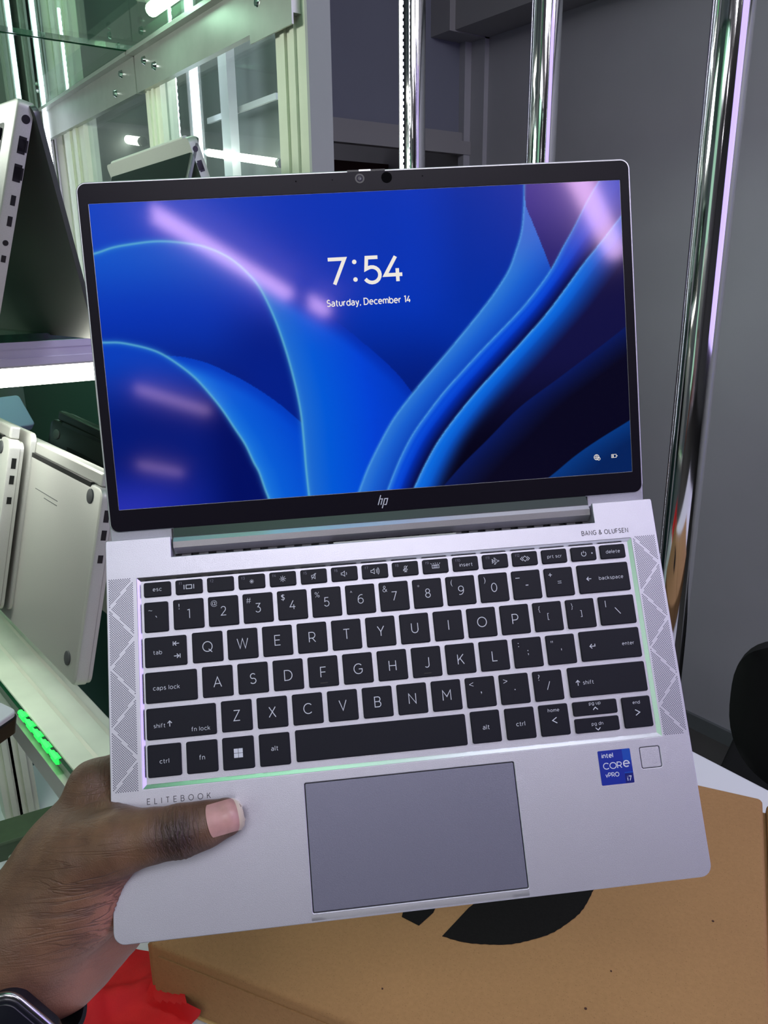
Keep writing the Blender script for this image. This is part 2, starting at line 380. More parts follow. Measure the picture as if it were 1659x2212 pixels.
def carton(O, lx, ly, h, label, prints=False):
    b = empty('cardboard_box', mtx((O[0], O[1], ZT), (e1[0], e1[1], 0), (e2[0], e2[1], 0)), label, 'box')
    sheet = roundpoly([(0, 0, .006), (lx, 0, .006), (lx, ly, .006), (0, ly, .006)])
    # body with a soft rolled top edge, slightly bulged lid
    n = 24; mb = MB(); R = .0052
    prof = [(0.0, 0.0), (0.0, h-R), (R*.08, h-R*.6), (R*.3, h-R*.3), (R*.6, h-R*.08), (R, h)]
    V = []; base = np.array(sheet)
    for ins, z in prof:
        V += [(q[0], q[1], z) for q in (inset(base, ins) if ins else base)]
    N = len(base); Fc = []
    for k in range(len(prof)-1):
        for i in range(N):
            j = (i+1) % N; Fc.append((k*N+i, k*N+j, (k+1)*N+j, (k+1)*N+i))
    Fc.append(tuple((len(prof)-1)*N+i for i in range(N))); Fc.append(tuple(reversed(range(N))))
    mb.add(V, Fc).build('carton_body', CARD, b, smooth=50)
    # flap folded down over the long side, its cut edge lighter, ending short of the left corner
    MB().box((.012, -.0012, .006), (lx-.01, -.0001, h-.012)).build('side_flap', CARD, b)
    MB().box((-.0035, .004, .002), (-.0002, ly-.01, h-.008)).build('end_flap', CARD, b)
    MB().box((.004, -.0022, .0015), (lx-.01, -.0002, .0045)).build('cut_edge', CARD_EDGE, b)
    return b
bx = carton(P0, LX, LY, ZB-ZT, 'large flat brown cardboard box under the laptop, with black printed emblem')
carton(PR+e1*.004-e2*LY, .40, LY-.004, ZB-ZT-.002, 'brown cardboard box at the right frame edge, beyond the dark seam')
Wb = np.array(bx.matrix_world)
def boxloc(px, py):
    p = onz(px, py, ZB); return ((p[:2]-P0)@e1, (p[:2]-P0)@e2)
A, B_, C_ = [np.array(boxloc(*q)) for q in ((955, 2023), (1085, 2041), (1280, 1927))]
def circum(a, b, c):
    d = 2*(a[0]*(b[1]-c[1])+b[0]*(c[1]-a[1])+c[0]*(a[1]-b[1]))
    ux = ((a@a)*(b[1]-c[1])+(b@b)*(c[1]-a[1])+(c@c)*(a[1]-b[1]))/d; uy = ((a@a)*(c[0]-b[0])+(b@b)*(a[0]-c[0])+(c@c)*(b[0]-a[0]))/d
    return np.array([ux, uy])
cc = circum(A, B_, C_); rr = np.linalg.norm(A-cc); a0 = math.atan2(*(A-cc)[::-1]); a1 = math.atan2(*(C_-cc)[::-1])
if a1 < a0: a1 += 2*math.pi
if a1-a0 > math.pi: a0, a1 = a1-2*math.pi, a0
rim = [tuple(cc+(rr+.0006*math.sin(31*k*.37)*math.sin(k*1.7))*np.array([math.cos(t), math.sin(t)])) for k, t in enumerate(np.linspace(a0, a1+.5, 60))]
inner = np.array(boxloc(1012, 1962)); i2 = np.array(boxloc(1060, 1925)); 
poly = rim+[tuple(cc+(rim[-1]-cc)*.35), tuple(i2), tuple(inner)] if np.linalg.norm(np.array(rim[0])-A) < .01 else rim+[tuple(inner), tuple(i2), tuple(cc+(np.array(rim[0])-cc)*.35)]
def flat(poly, z): 
    ar = sum(poly[i-1][0]*poly[i][1]-poly[i][0]*poly[i-1][1] for i in range(len(poly)))
    if ar < 0: poly = poly[::-1]
    return filled([poly], z-.0001, z+.0002, 0)
flat(poly, ZB-ZT+.0003).build('printed_arc', ML['blk_print'], bx, label='black printed circle segment')
tri = [boxloc(*q) for q in ((868, 1981), (905, 2000), (936, 1972), (955, 1930), (880, 1935))]
flat(tri, ZB-ZT+.0003).build('printed_corner', ML['blk_print'], bx, label='black printed pointed shape')
mb = MB()
for px, py, r in ((1265, 2179, .0012), (826, 2136, .0009), (1540, 1990, .0012), (1320, 2098, .0009), (1095, 2015, .0008)):
    u_, v_ = boxloc(px, py); mb.cyl((u_, v_, ZB-ZT), (u_, v_, ZB-ZT+.0004), r, n=7)
mb.build('fibre_flecks', ML['brown'], bx, kind='stuff')

# crumpled red cloth beside the box
def cloth():
    n = 70; mb = MB(); O = onz(225, 2215, ZT); rnd = np.random.RandomState(3)
    V = []; Fc = []
    for i in range(n+1):
        for j in range(n+1):
            a = i/n; b = j/n; x = (a-.5)*.56; y = (b-.5)*.50
            z = .014+.010*math.sin(9*x*6+3*math.sin(y*22))+.008*math.sin(37*y+25*x+1)+.004*math.sin(95*x-60*y)+.002*math.sin(170*x+120*y)
            z += .05*max(0, 1-((x-.02)**2+(y+.03)**2)/.020)
            e = min(a, 1-a, b, 1-b); z *= min(1, e*8)
            V.append((x+.012*math.sin(b*14), y+.010*math.sin(a*17), max(.001, z)))
    for i in range(n):
        for j in range(n):
            k = i*(n+1)+j; Fc.append((k, k+n+1, k+n+2, k+1))
    V2 = []
    for x, y, z in V:
        p = P0-e1*.13-e2*.11+e1*x*.66+e2*y*.62; z = z if (p-P0)@e1 < -.05 else z*max(.2, 1-((p-P0)@e1+.05)*14); s_ = min((p-P0)@e1, (p-P0)@e2+.0)
        if s_ > -.008: p = p-(e1 if (p-P0)@e1 < (p-P0)@e2 else e2)*(s_+.008); z = min(.06, z+min(.03, (s_+.008)*.5))
        V2.append((p[0], p[1], ZT+z))
    V = V2
    mb.add(V, Fc); o = mb.build('red_cloth', ML['red'], smooth=60, label='crumpled bright red cloth under the wrist, left of the cardboard box', cat='cloth')
cloth()

# ============================================================ BLACK CHAIR by the right wall
def chair():
    c = at(1862, 1590, 1.5); d = wray(1862, 1590); yy = math.atan2(-d[1], -d[0])-math.pi/2; ZK = c[2]-.70; rt = empty('black_chair', Matrix.Translation((c[0]+d[0]*.24, c[1]+d[1]*.24, 0)) @ Matrix.Rotation(yy, 4, 'Z'), 'black padded chair by the grey wall, behind the table', 'chair')
    def pad(P, z0, z1, name):
        mb = MB(); mb.prism(P, z0, z1, .018); mb.build(name, ML['blackchair'], rt, smooth=50)
    pad(rrect(-.23, -.22, .23, .23, .06), .42, .49, 'seat')
    # curved backrest: rounded panel leaning back
    mb = MB(); V = []; Fc = []; n = 14; m = 14
    for s in (0, 1):
        for i in range(n+1):
            for j in range(m+1):
                a = i/n*2-1; b = j/m*2-1; k = (abs(a)**2.8+abs(b)**2.8)**(1/2.8) if (a or b) else 0; f = 1/max(1, k) if k > 1 else 1
                a *= f; b *= f; x = a*.20; z = ZK+.70+b*.15; y = .21+.05*(a*a)*-1+.10*(z-.5)
                V.append((x, y+(.018 if s else -.018)*(1-.6*max(abs(a), abs(b))**6), z))
    st = (n+1)*(m+1)
    for i in range(n):
        for j in range(m):
            k = i*(m+1)+j; Fc.append((k, k+m+1, k+m+2, k+1)); Fc.append((st+k, st+k+1, st+k+m+2, st+k+m+1))
    for i in range(n):
        for k in ((i*(m+1), (i+1)*(m+1)), ((i+1)*(m+1)+m, i*(m+1)+m)): Fc.append((k[0], st+k[0], st+k[1], k[1]))
    for j in range(m):
        for k in ((j+1, j), (n*(m+1)+j, n*(m+1)+j+1)): Fc.append((k[0], st+k[0], st+k[1], k[1]))
    mb.add(V, Fc).build('backrest', ML['blackchair'], rt, smooth=60)
    for sx in (-1, 1):
        MB().path([(sx*.20, -.18, .43), (sx*.21, -.21, .0)], .013).build('leg', ML['blackchair'], rt, smooth=60)
        MB().path([(sx*.20, .19, .43), (sx*.21, .25, .0)], .013).build('leg', ML['blackchair'], rt, smooth=60)
        MB().path([(sx*.17, .18, .44), (sx*.17, .235, .60)], .012).build('back_support', ML['blackchair'], rt, smooth=60)
chair()

# ============================================================ DISPLAY CABINET (aluminium, glass, light strips)
XC = .60; YS = 1.55; Z2 = 1.39; ZG = 1.835
cab = empty('display_cabinet', Matrix.Translation((0, 0, 0)), 'aluminium and glass display cabinet holding open laptops, left of the poles', 'cabinet')
def CP(name, mb, m, **k): return mb.build(name, m, cab, **k)
post_y = [(.976, 1.055), (1.47, 1.54), (1.92, 2.07)]
def profile(y0, y1, z0, z1, m, name='post'):
    mb = MB().box((XC, y0, z0), (XC+.03, y1, z1))
    for t in (.30, .62): mb.box((XC-.004, y0+(y1-y0)*t, z0), (XC, y0+(y1-y0)*(t+.14), z1))
    return CP(name, mb, m)
profile(*post_y[0], .02, ZC-.02, ML['alu_cream'])
for y0, y1 in post_y[1:]: profile(y0, y1, 1.40, 1.80, ML['alu_cream'])
CP('post_end_cover', MB().box((XC-.001, .970, .02), (XC+.034, .976, ZC-.02)), ML['trim'])
# riveted upper rails, a top lip each, plates with screws
def rail(y0, y1, rivets):
    r = CP('rail', MB().box((XC-.012, y0, 1.768), (XC, y1, 1.832)).box((XC-.026, y0, 1.828), (XC+.02, y1, 1.8345)), ML['alu'])
    for y, z in rivets:
        MB().cyl((XC-.0122, y, z), (XC-.0165, y, z), .0075, .005, n=14).cyl((XC-.0165, y, z), (XC-.0169, y, z), .0022, n=8).build('rivet', ML['chrome'], r, smooth=40)
rail(YS+.003, 2.30, [(1.62, 1.812), (1.66, 1.786), (2.20, 1.79)])
rail(.985, YS-.003, [(1.50, 1.812), (1.455, 1.795), (1.075, 1.80), (1.035, 1.812)])
CP('corner_plate', MB().box((XC-.0145, .985, 1.755), (XC-.012, 1.10, 1.832)), ML['alu'])
for y0, y1 in ((1.055, 1.47), (1.54, 1.92)):
    CP('glass_pane', MB().box((XC+.010, y0, 1.40), (XC+.014, y1, 1.78)), G_CLEAR)
CP('lower_rail', MB().box((XC-.006, .985, 1.405), (XC+.01, 2.2, 1.425)), ML['alu_cream'])
# top glass shelf, two panes with chipped green edges meeting over the joint
def pane(x0, y0, x1, y1, z0, z1, name='glass_shelf'):
    p = CP(name, MB().box((x0+.002, y0+.002, z0), (x1-.002, y1-.002, z1)), G_GREEN)
    rnd = random.Random(int((x0+y0)*100)); mb = MB()
    for (ax, ay), (bx_, by_) in (((x0, y0), (x1, y0)), ((x1, y0), (x1, y1)), ((x1, y1), (x0, y1)), ((x0, y1), (x0, y0))):
        L = math.hypot(bx_-ax, by_-ay); n = max(2, int(L/.02)); 
        dx, dy = (bx_-ax)/n, (by_-ay)/n
        nx, ny = -dy/L*n*.0022, dx/L*n*.0022
        for i in range(n):
            k = 1+rnd.uniform(-.35, .35); xa, ya = ax+dx*i, ay+dy*i
            mb.add([(xa, ya, z0), (xa+dx, ya+dy, z0), (xa+dx+nx*k, ya+dy+ny*k, z0), (xa+nx*k, ya+ny*k, z0), (xa, ya, z1), (xa+dx, ya+dy, z1), (xa+dx+nx*k, ya+dy+ny*k, z1), (xa+nx*k, ya+ny*k, z1)],
                   [(0, 3, 2, 1), (4, 5, 6, 7), (0, 1, 5, 4), (1, 2, 6, 5), (2, 3, 7, 6), (3, 0, 4, 7)])
    mb.build('polished_edge', ML['glass_edge'], p)
pane(-.75, .42, XC-.002, YS-.004, ZG, ZG+.008); pane(-.75, YS+.004, XC-.002, 2.25, ZG, ZG+.008)
# lower glass shelf carrying the tented laptops, on an aluminium front rail with a tube lamp
YF2 = onz(100, 735, Z2-.008)[1]
pane(-.75, YF2, XC-.004, 2.25, Z2-.008, Z2)
CP('front_rail', MB().box((-.75, YF2+.004, Z2-.034), (XC-.004, YF2+.03, Z2-.0085)).box((-.75, YF2+.001, Z2-.034), (XC-.004, YF2+.004, Z2-.026)).box((-.75, YF2+.001, Z2-.016), (XC-.004, YF2+.004, Z2-.0085)), ML['silver_lit'])
q = ony(100, 808, YF2+.012)
CP('tube_lamp', MB().cyl((-.75, YF2+.014, q[2]), (q[0]+.13, YF2+.014, q[2]), .0115, n=18), ML['tube'], smooth=40, label='lit white tube under the shelf')
CP('tube_holder', MB().box((-.75, YF2+.004, q[2]+.010), (q[0]+.14, YF2+.024, Z2-.034)).box((q[0]+.13, YF2+.002, q[2]-.014), (q[0]+.15, YF2+.027, q[2]+.012)), ML['alu'])
area('shelf_tube_light', (0.02, YF2+.01, q[2]-.02), (0.05, YF2+.1, 0), .5, .8, (.95, 1, .93), .03)
# back and dark side panels
CP('back_panel', MB().box((-.9, 2.31, 0), (XC+.30, 2.33, ZC-.02)), ML['dark'])
CP('side_panel', MB().box((-.92, .4, 0), (-.90, 2.33, ZC-.02)), ML['dark'])
CP('rear_divider', MB().box((XC+.30, 1.50, 0), (XC+.31, 2.31, ZC-.02)), ML['dark'])
# vertical posts in the far corner
for px, wd, m in ((130, .085, 'alu_cream'), (52, .02, 'alu'), (84, .018, 'alu'), (8, .03, 'alu')):
    c = ony(px, 100, 2.24); mb = MB().box((c[0]-wd/2, 2.22, .02), (c[0]+wd/2, 2.30, ZC-.02)).box((c[0]-wd*.3, 2.212, .02), (c[0]-wd*.18, 2.22, ZC-.02)).box((c[0]+wd*.1, 2.212, .02), (c[0]+wd*.22, 2.22, ZC-.02))
    CP('corner_post', mb, ML[m])
for px, py, y, lb in ((26, 100, 2.16, 'far left dotted vertical light strip behind the tented laptops'), (79, 100, 2.16, 'bright dotted vertical light strip beside the pale corner post')):
    c = ony(px, py, y); led_strip(c[0], c[1], .9, ZC-.05, lb, pitch=.012, r=.0042, width=.013)
c = ony(150, 230, 2.14); led_strip(c[0], c[1], 1.75, 2.05, 'short vertical light strip seen through the upper glass shelf', pitch=.012, r=.003, width=.01)
# bright column and tubes built to stand in for reflections in the upper panes
c = onx(424, 250, XC+.22); t = led_strip(c[0], c[1], 1.36, ZC-.05, 'wide glaring vertical strip standing in for a reflection in the upper glass pane', pitch=.014, r=.007, width=.034)
c = onx(383, 250, XC+.20); led_strip(c[0], c[1], 1.40, ZC-.05, 'thin vertical strip left of the glaring one, standing in for a reflection', pitch=.014, r=.003, width=.010)
c = onx(482, 250, XC+.24)
CP('reflection_column', MB().box((c[0], c[1]-.03, .02), (c[0]+.02, c[1]+.01, ZC-.02)), ML['table'])  # white bar stands in for the reflected glow beside the strip
for (ax, ay), (bx_, by_), wd, lb in (((252, 298), (306, 306), .011, 'short bright tube standing in for a reflection in the left upper pane'), ((452, 330), (602, 352), .008, 'bright horizontal tube standing in for a reflection low in the right upper pane')):
    a = onx(ax, ay, XC+.24); b = onx(bx_, by_, XC+.24); o = empty('tube_lamp', Matrix.Translation(tuple((a+b)/2)), lb, 'lamp')
    MB().cyl(a-(a+b)/2, b-(a+b)/2, wd, n=12).build('tube', ML['tube'], o, smooth=40); d = (b-a)/np.linalg.norm(b-a)
    MB().cyl(a-(a+b)/2-d*.012, a-(a+b)/2, wd*1.1, n=12).cyl(b-(a+b)/2, b-(a+b)/2+d*.012, wd*1.1, n=12).build('end_cap', ML['alu'], o, smooth=40)
a = onx(450, 262, XC+.27); b = onx(602, 290, XC+.27)
CP('reflection_bar', MB().box((a[0]-.003, min(a[1], b[1]), a[2]-.006), (a[0]+.003, max(a[1], b[1]), a[2]+.006)), ML['table'])  # pale bar stands in for a bright reflected line in the pane

# lamp housing above the upper shelf
a = at(410, 10, 1.55); o = empty('tube_lamp', Matrix.Translation(tuple(a)), 'glaring white lamp above the top glass shelf', 'lamp')
MB().cyl((0, -.10, .03), (0, .16, .03), .012, n=12).build('tube', ML['tube'], o, smooth=40); MB().box((-.02, -.12, .045), (.02, .18, .07)).build('housing', ML['alu'], o)
area('upper_tube_light', tuple(a+np.array([0, 0, -.0])), (a[0], a[1]+.1, 0), .3, 1.2, (.9, 1, .95), .05)

# ---- lower counter: milky glass ledge with green beads along its edge
ZS = 1.01
L = [onz(*q, ZS)[:2] for q in ((-60, 1393), (235, 1757), (380, 1745), (430, 1780), (262, 1590), (0, 1300), (-60, 1238))]
Pl = [tuple(L[0]), tuple(L[1]), tuple(L[1]+(L[1]-L[0])*.10), tuple(onz(235, 1549, ZS)[:2]+(onz(235, 1549, ZS)-onz(0, 1300, ZS))[:2]*.25), tuple(L[6])]
ar = sum(Pl[i-1][0]*Pl[i][1]-Pl[i][0]*Pl[i-1][1] for i in range(len(Pl)))
if ar < 0: Pl = Pl[::-1]
led = empty('counter_ledge', Matrix.Translation((0, 0, 0)), 'milky glass counter ledge glowing greenish under the silver upright laptop', 'shelf')
MB().prism(Pl, ZS-.012, ZS, .002).build('glass_top', ML['slab'], led)
# bevelled groove lines in the glass
for k in (.38, .8):
    a = np.array(L[0])*(1-k)+np.array(L[6])*k; b = np.array(Pl[1] if ar > 0 else Pl[-2])
    e = np.array(L[1])*(1-k)+onz(235, 1549, ZS)[:2]*k; d = (e-a)/np.linalg.norm(e-a); n_ = np.array([-d[1], d[0]])*.0018
    MB().add([(*(a-n_), ZS+.0002), (*(e+d*.03-n_), ZS+.0002), (*(e+d*.03+n_), ZS+.0012), (*(a+n_), ZS+.0012)], [(0, 1, 2, 3)]).build('bevel_line', ML['alu_cream'], led)
d = (L[1]-L[0])/np.linalg.norm(L[1]-L[0]); nrm = np.array([-d[1], d[0]])
if nrm[0] > 0: nrm = -nrm
# nrm points to the near side (towards -x)
A0 = L[0]+nrm*.0; B0 = L[1]+d*.05
def bar(a, b, off0, off1, z0, z1):
    P = [a+nrm*off0, b+nrm*off0, b+nrm*off1, a+nrm*off1]; V = [(*p, z0) for p in P]+[(*p, z1) for p in P]
    return [V, [(0, 1, 2, 3), (7, 6, 5, 4), (0, 4, 5, 1), (1, 5, 6, 2), (2, 6, 7, 3), (3, 7, 4, 0)]]
MB().add(*bar(A0, B0, .0005, .004, ZS-.012, ZS-.001)).build('glass_edge_strip', ML['glass_edge'], led)
MB().add(*bar(A0, B0, .0005, .010, ZS-.040, ZS-.0125)).build('edge_rail', ML['alu'], led)
mb = MB()
for k in range(14):
    c = onz(52, 1534, ZS)[:2]*(1-k/13)+onz(128, 1630, ZS)[:2]*k/13+nrm*.003; r = .0030+.0012*math.sin(k*2.1)
    mb.cyl((*(c-d*r*1.4), ZS-.003), (*(c+d*r*1.4), ZS-.003), r, n=8)
mb.build('green_beads', ML['green'], led, kind='stuff')
# interior under the ledge
lo = cab
MB().box((.46, 1.20, .02), (.47, 2.2, 1.33)).build('side_glass', ML['teal'], lo)
MB().box((-.9, 1.62, .05), (.46, 1.63, ZS-.05)).build('back_glass', ML['teal'], lo)
a = onz(0, 1850, .45); MB().box((-.9, .96, .43), (.46, 1.62, .45)).build('bottom_shelf', ML['table'], lo)
MB().box((-.9, .95, .02), (.46, .96, .44)).build('front_kick', ML['alu'], lo)
for px, wd in ((12, .03), (48, .035)):
    c = ony(px, 1650, 1.45); MB().box((c[0]-wd/2, 1.45, .45), (c[0]+wd/2, 1.50, ZS-.05)).box((c[0]-wd*.1, 1.442, .45), (c[0]+wd*.2, 1.45, ZS-.05)).build('post', ML['alu_cream'], lo)
# flat green carton and a tangle of clear cable on the lower shelf
c = onz(80, 1815, .45); o = empty('green_carton', Matrix.Translation((c[0], c[1], .45)) @ Matrix.Rotation(math.radians(-8), 4, 'Z'), 'flat dark green carton lying in the lower cabinet', 'box')
MB().prism(rrect(-.09, -.03, .11, .03, .002), 0, .035, .001).build('carton_body', mat('green_card', (66, 82, 60), .6, 0, .1, 40), o)
MB().prism(rrect(-.093, -.033, .113, .033, .002), .0351, .041, .001).build('carton_lid', mat('green_card_lid', (78, 94, 70), .6, 0, .1, 40), o)
c = onz(52, 1885, .45); P = [(c[0]+.020*math.sin(3*t)+.012*math.cos(7*t), c[1]+.028*math.cos(2*t)+.010*math.sin(5*t), .462+.012*math.sin(4*t+1)) for t in np.linspace(0, 6.2, 90)]
MB().path(P, .0028, n=7).build('coiled_cable', mat('cable_grey', (170, 180, 170), .3), smooth=60, label='small tangled pale cable on the white lower shelf', cat='cable')
# small black-edged white case poking in at the left frame edge
c = at(-42, 1542, .62); o = empty('charger_case', mtx(c, (.8, .55, 0), (-.5, .8, .25)), 'white-topped black case at the far left frame edge', 'case')
MB().prism(rrect(-.05, -.02, .014, .022, .004), -.014, 0, .001).build('case_body', ML['black'], o)
MB().prism(rrect(-.049, -.019, .013, .021, .004), 0.0002, .004, .001).build('case_lid', ML['table'], o)

# ============================================================ LAPTOPS ON DISPLAY
def key_mesh(w_, h_): return MB().prism(rrect(-w_/2, -h_/2, w_/2, h_/2, .0012, 2), 0, .0012, .0004, bot=False)
def slab(mb, w_, h_, t_, r=.008, bev=.002, z=0): return mb.prism(rrect(0, 0, w_, h_, r), z-t_, z, bev)
def tent(O, h, baseF, lidF, W, label, lidO=None, base_left=True, group='tented laptops on the glass shelf', hb=.215, logo=True):
    """Λ-standing laptop: O = near end of the hinge, h = along the hinge, feet give the two leaning directions"""
    root = empty('display_laptop', Matrix.Translation(tuple(O)), label, 'laptop', group)
    lidO = O if lidO is None else lidO
    def panel(F_, sgn):
        V = F_-O; V = V/np.linalg.norm(V); N = np.cross(h, V)*sgn
        return V, N
    out = {}
    for kind, F_ in (('base', baseF), ('lid', lidF)):
        V = (F_-O)/np.linalg.norm(F_-O); V = (F_-(O if kind == 'base' else lidO))/np.linalg.norm(F_-(O if kind == 'base' else lidO)); oth = ((lidF if kind == 'base' else baseF)-O)
        N = np.cross(h, V); N /= np.linalg.norm(N)
        if N@oth > 0: N = -N
        # local frame: x along the hinge, y down the leg, z outward
        sx = 1 if np.cross(h, V)@N > 0 else -1
        def T(p, V=V, N=N, o_=(O*0 if kind == 'base' else lidO-O)): return o_+h*p[0]+V*p[1]+N*p[2]
        out[kind] = (T, sx)
    def B(name, mb, m, kind, parent=root, **k):
        T, sx = out[kind]; mb.xf(T)
        if sx < 0: mb.f = [tuple(reversed(f)) for f in mb.f]
        return mb.build(name, ML[m], parent, **k)
    H = np.linalg.norm(baseF-O); HL = np.linalg.norm(lidF-lidO)
    hb = min(hb, H)
    base = B('base', slab(MB(), W, hb, .0135), 'cover', 'base', smooth=40)
    B('keyboard_deck', MB().prism(rrect(.022, .018, W-.022, .135, .003), 0, .0002), 'dscreen', 'base', parent=base)
    key = None; T, sx = out['base']
    for r_ in range(6):
        for c_ in range(13):
            if r_ == 5 and 3 < c_ < 9: continue
            x = .034+c_*(W-.068)/12; y = .027+r_*.0195
            B('key', key_mesh(.0165, .0165 if r_ else .010).xf(lambda p, x=x, y=y: (p[0]+x, p[1]+y, p[2]+.0002)), 'key', 'base')
    B('touchpad', MB().prism(rrect(W/2-.055, .145, W/2+.055, .205, .002), 0, .0004, .0001), 'alu', 'base')
    # ports on the near end face (x = 0)
    def port(y, l, kindp):
        if kindp == 'round': mb = MB().cyl((-.0004, y, -.008), (.001, y, -.008), .0036*l, n=16)
        elif kindp == 'slot': mb = MB().box((-.0004, y-l/2, -.0105), (.001, y+l/2, -.0065))
        else: mb = MB().box((-.0004, y-l/2, -.0115), (.001, y+l/2, -.0050)).box((-.0004, y-l/2*.7, -.013), (.001, y+l/2*.7, -.0050))
        B('port', mb, 'black', 'base', parent=base)
    for y, l, k in ((.016, 1, 'round'), (.037, .014, 'usb'), (.060, .0145, 'hdmi'), (.083, .0085, 'slot'), (.101, .0085, 'slot'), (.120, .7, 'round'), (.134, .006, 'slot')): port(y, l, k)
    lid = B('lid', slab(MB(), W, HL, .0055, .010, .0015), 'lidback', 'lid', smooth=40)
    B('screen', MB().prism(rrect(.006, .008, W-.006, HL-.012, .004), .0001, .0004), 'dscreen', 'lid')
    if logo:
        mb = MB(); cx, cy = W*.5, HL*.52
        for k_, (dx, l0, l1) in enumerate(((-.012, -.022, .006), (-.004, -.006, .010), (.004, -.010, .006), (.012, -.006, .024))):
            P = [(cx+dx-l0*.3-.0009, cy+l0), (cx+dx-l0*.3+.0009, cy+l0), (cx+dx-l1*.3+.0009, cy+l1), (cx+dx-l1*.3-.0009, cy+l1)]
            mb.add([(a, b, -.0057) for a, b in P]+[(a, b, -.0055) for a, b in P], [(0, 1, 2, 3), (7, 6, 5, 4), (0, 4, 5, 1), (1, 5, 6, 2), (2, 6, 7, 3), (3, 7, 4, 0)])
        B('maker_mark', mb, 'black', 'lid', parent=lid)
    B('hinge', MB().cyl((.02, .002, -.008), (W-.02, .002, -.008), .005, n=12), 'cover', 'base', smooth=40)
    return root
hA = M@np.array([-math.sin(math.radians(42)), 0, 0])*0
def hdir(deg):   # horizontal direction, degrees left of the viewing direction
    a = math.atan2(wray(829, 1106)[1], wray(829, 1106)[0])+math.radians(deg); return np.array([math.cos(a), math.sin(a), 0])
O = at(42, 207, .80)
tent(O, hdir(47), at(-40, 716, .82), at(216, 728, .885), .31, 'silver laptop standing as a tent at the left edge, ports facing the viewer', lidO=at(82, 222, .80))
O = at(424, 290, 1.16)
h2 = hdir(36)
zf = Z2+.001
f1 = O+np.array([-.075*h2[1], .075*h2[0], 0]); f2 = O-np.array([-.075*h2[1], .075*h2[0], 0])
tent(O, h2, np.array([f2[0], f2[1], zf]), np.array([f1[0], f1[1], zf]), .33, 'dark-screened laptop standing as a tent behind the big laptop lid')

# silver laptop bottoms leaning upright on the ledge
def upright(O, Xp, Yp, label, mt='cover', feet=((.027, .022), (.283, .022), (.283, .190), (.027, .190)), t_=.016, W=.30, H=.212, spread=True, vents=False):
    X = Xp-O; Y = Yp-O; mt4 = mtx(O, X, Y)
    r = empty('display_laptop', mt4, label, 'laptop', 'laptops seen from below on the lower ledge')
    Zs = 1 if (np.array(mt4)[:3, 2]@(CAM-O)) > 0 else -1
    def B(name, mb, m, parent=r, **k):
        if Zs < 0: mb.v = [(a, b, -c) for a, b, c in mb.v]; mb.f = [tuple(reversed(f)) for f in mb.f]
        return mb.build(name, ML[m], parent, **k)
    base = B('bottom_cover', MB().prism(rrect(0, 0.010, W, H, .010), -.012, 0, .003), mt, smooth=40)
    B('hinge_bar', MB().prism(rrect(.012, -.004, W-.012, .0095, .002), -.013, -.003, .002), mt)
    B('hinge_gap', MB().box((.030, .0085, -.004), (W-.030, .0135, .0003)), 'black', base)
    for x, y in feet: B('rubber_foot', MB().prism([(x+.0075*math.cos(a), y+.0075*math.sin(a)) for a in np.linspace(0, 2*math.pi, 20)[:-1]], 0, .0014, .0006), 'rubber', base, smooth=50)
    if vents:
        for k in range(4): B('vent', MB().box((.05, .04+k*.026, 0), (W-.05, .052+k*.026, .0006)), 'black', base)
    else:
        for k in range(2): B('printed_line', MB().box((.11, .045+k*.005, .00005), (.18-k*.03, .0457+k*.005, .0003)), 'rubber', base)
    B('palm_rest', MB().prism(rrect(0.001, .012, W-.001, H-.001, .010), -.0165, -.0122, .001), mt)
    for k, y in enumerate((.03, .05, .075)): B('port', MB().box((-.0004, y, -.0095), (.001, y+.012-.002*k, -.0045)), 'black', base)
    lb = MB().prism(rrect(0, 0, W, H, .010), -.006, 0, .002)
    an = math.radians(22) if spread else 0
    lb.xf(lambda p: (p[0], p[1]*math.cos(an)-(p[2])*math.sin(an)*-1*.0+.0, -.0225+p[2]-p[1]*math.sin(an)))
    B('lid', lb, mt, smooth=40)
    return r
upright(at(226, 1036, .80), at(28, 940, 1.06), at(173, 1485, .845), 'silver laptop standing upright on the ledge, bottom cover with round feet showing')
dlt = at(24, 932, .98)
upright(dlt, dlt+(at(28, 940, 1.06)-at(226, 1036, .80)), dlt+(at(173, 1485, .845)-at(226, 1036, .80)), 'silver laptop cut by the left frame edge, in front of its twin', spread=False)
O5 = at(112, 888, 1.28); upright(O5, at(300, 975, 1.12), at(112, 1240, 1.30), 'black laptop bottom with vent slots behind the silver upright laptop', mt='black', feet=((.02, .03),), vents=True, spread=False)
c = at(18, 890, 1.35); o = empty('blue_grey_case', mtx(c, (1, .25, 0), (0.2, .6, .55)), 'small blue-grey laptop corner in the dark behind the twins', 'laptop')
MB().prism(rrect(-.09, -.03, .03, .03, .006), -.012, 0, .002).build('case_body', mat('blue_grey_shell', (120, 128, 165), .4), o)
MB().prism(rrect(-.09, -.028, .028, .03, .006), -.022, -.0125, .002).build('case_base', ML['rubber'], o)

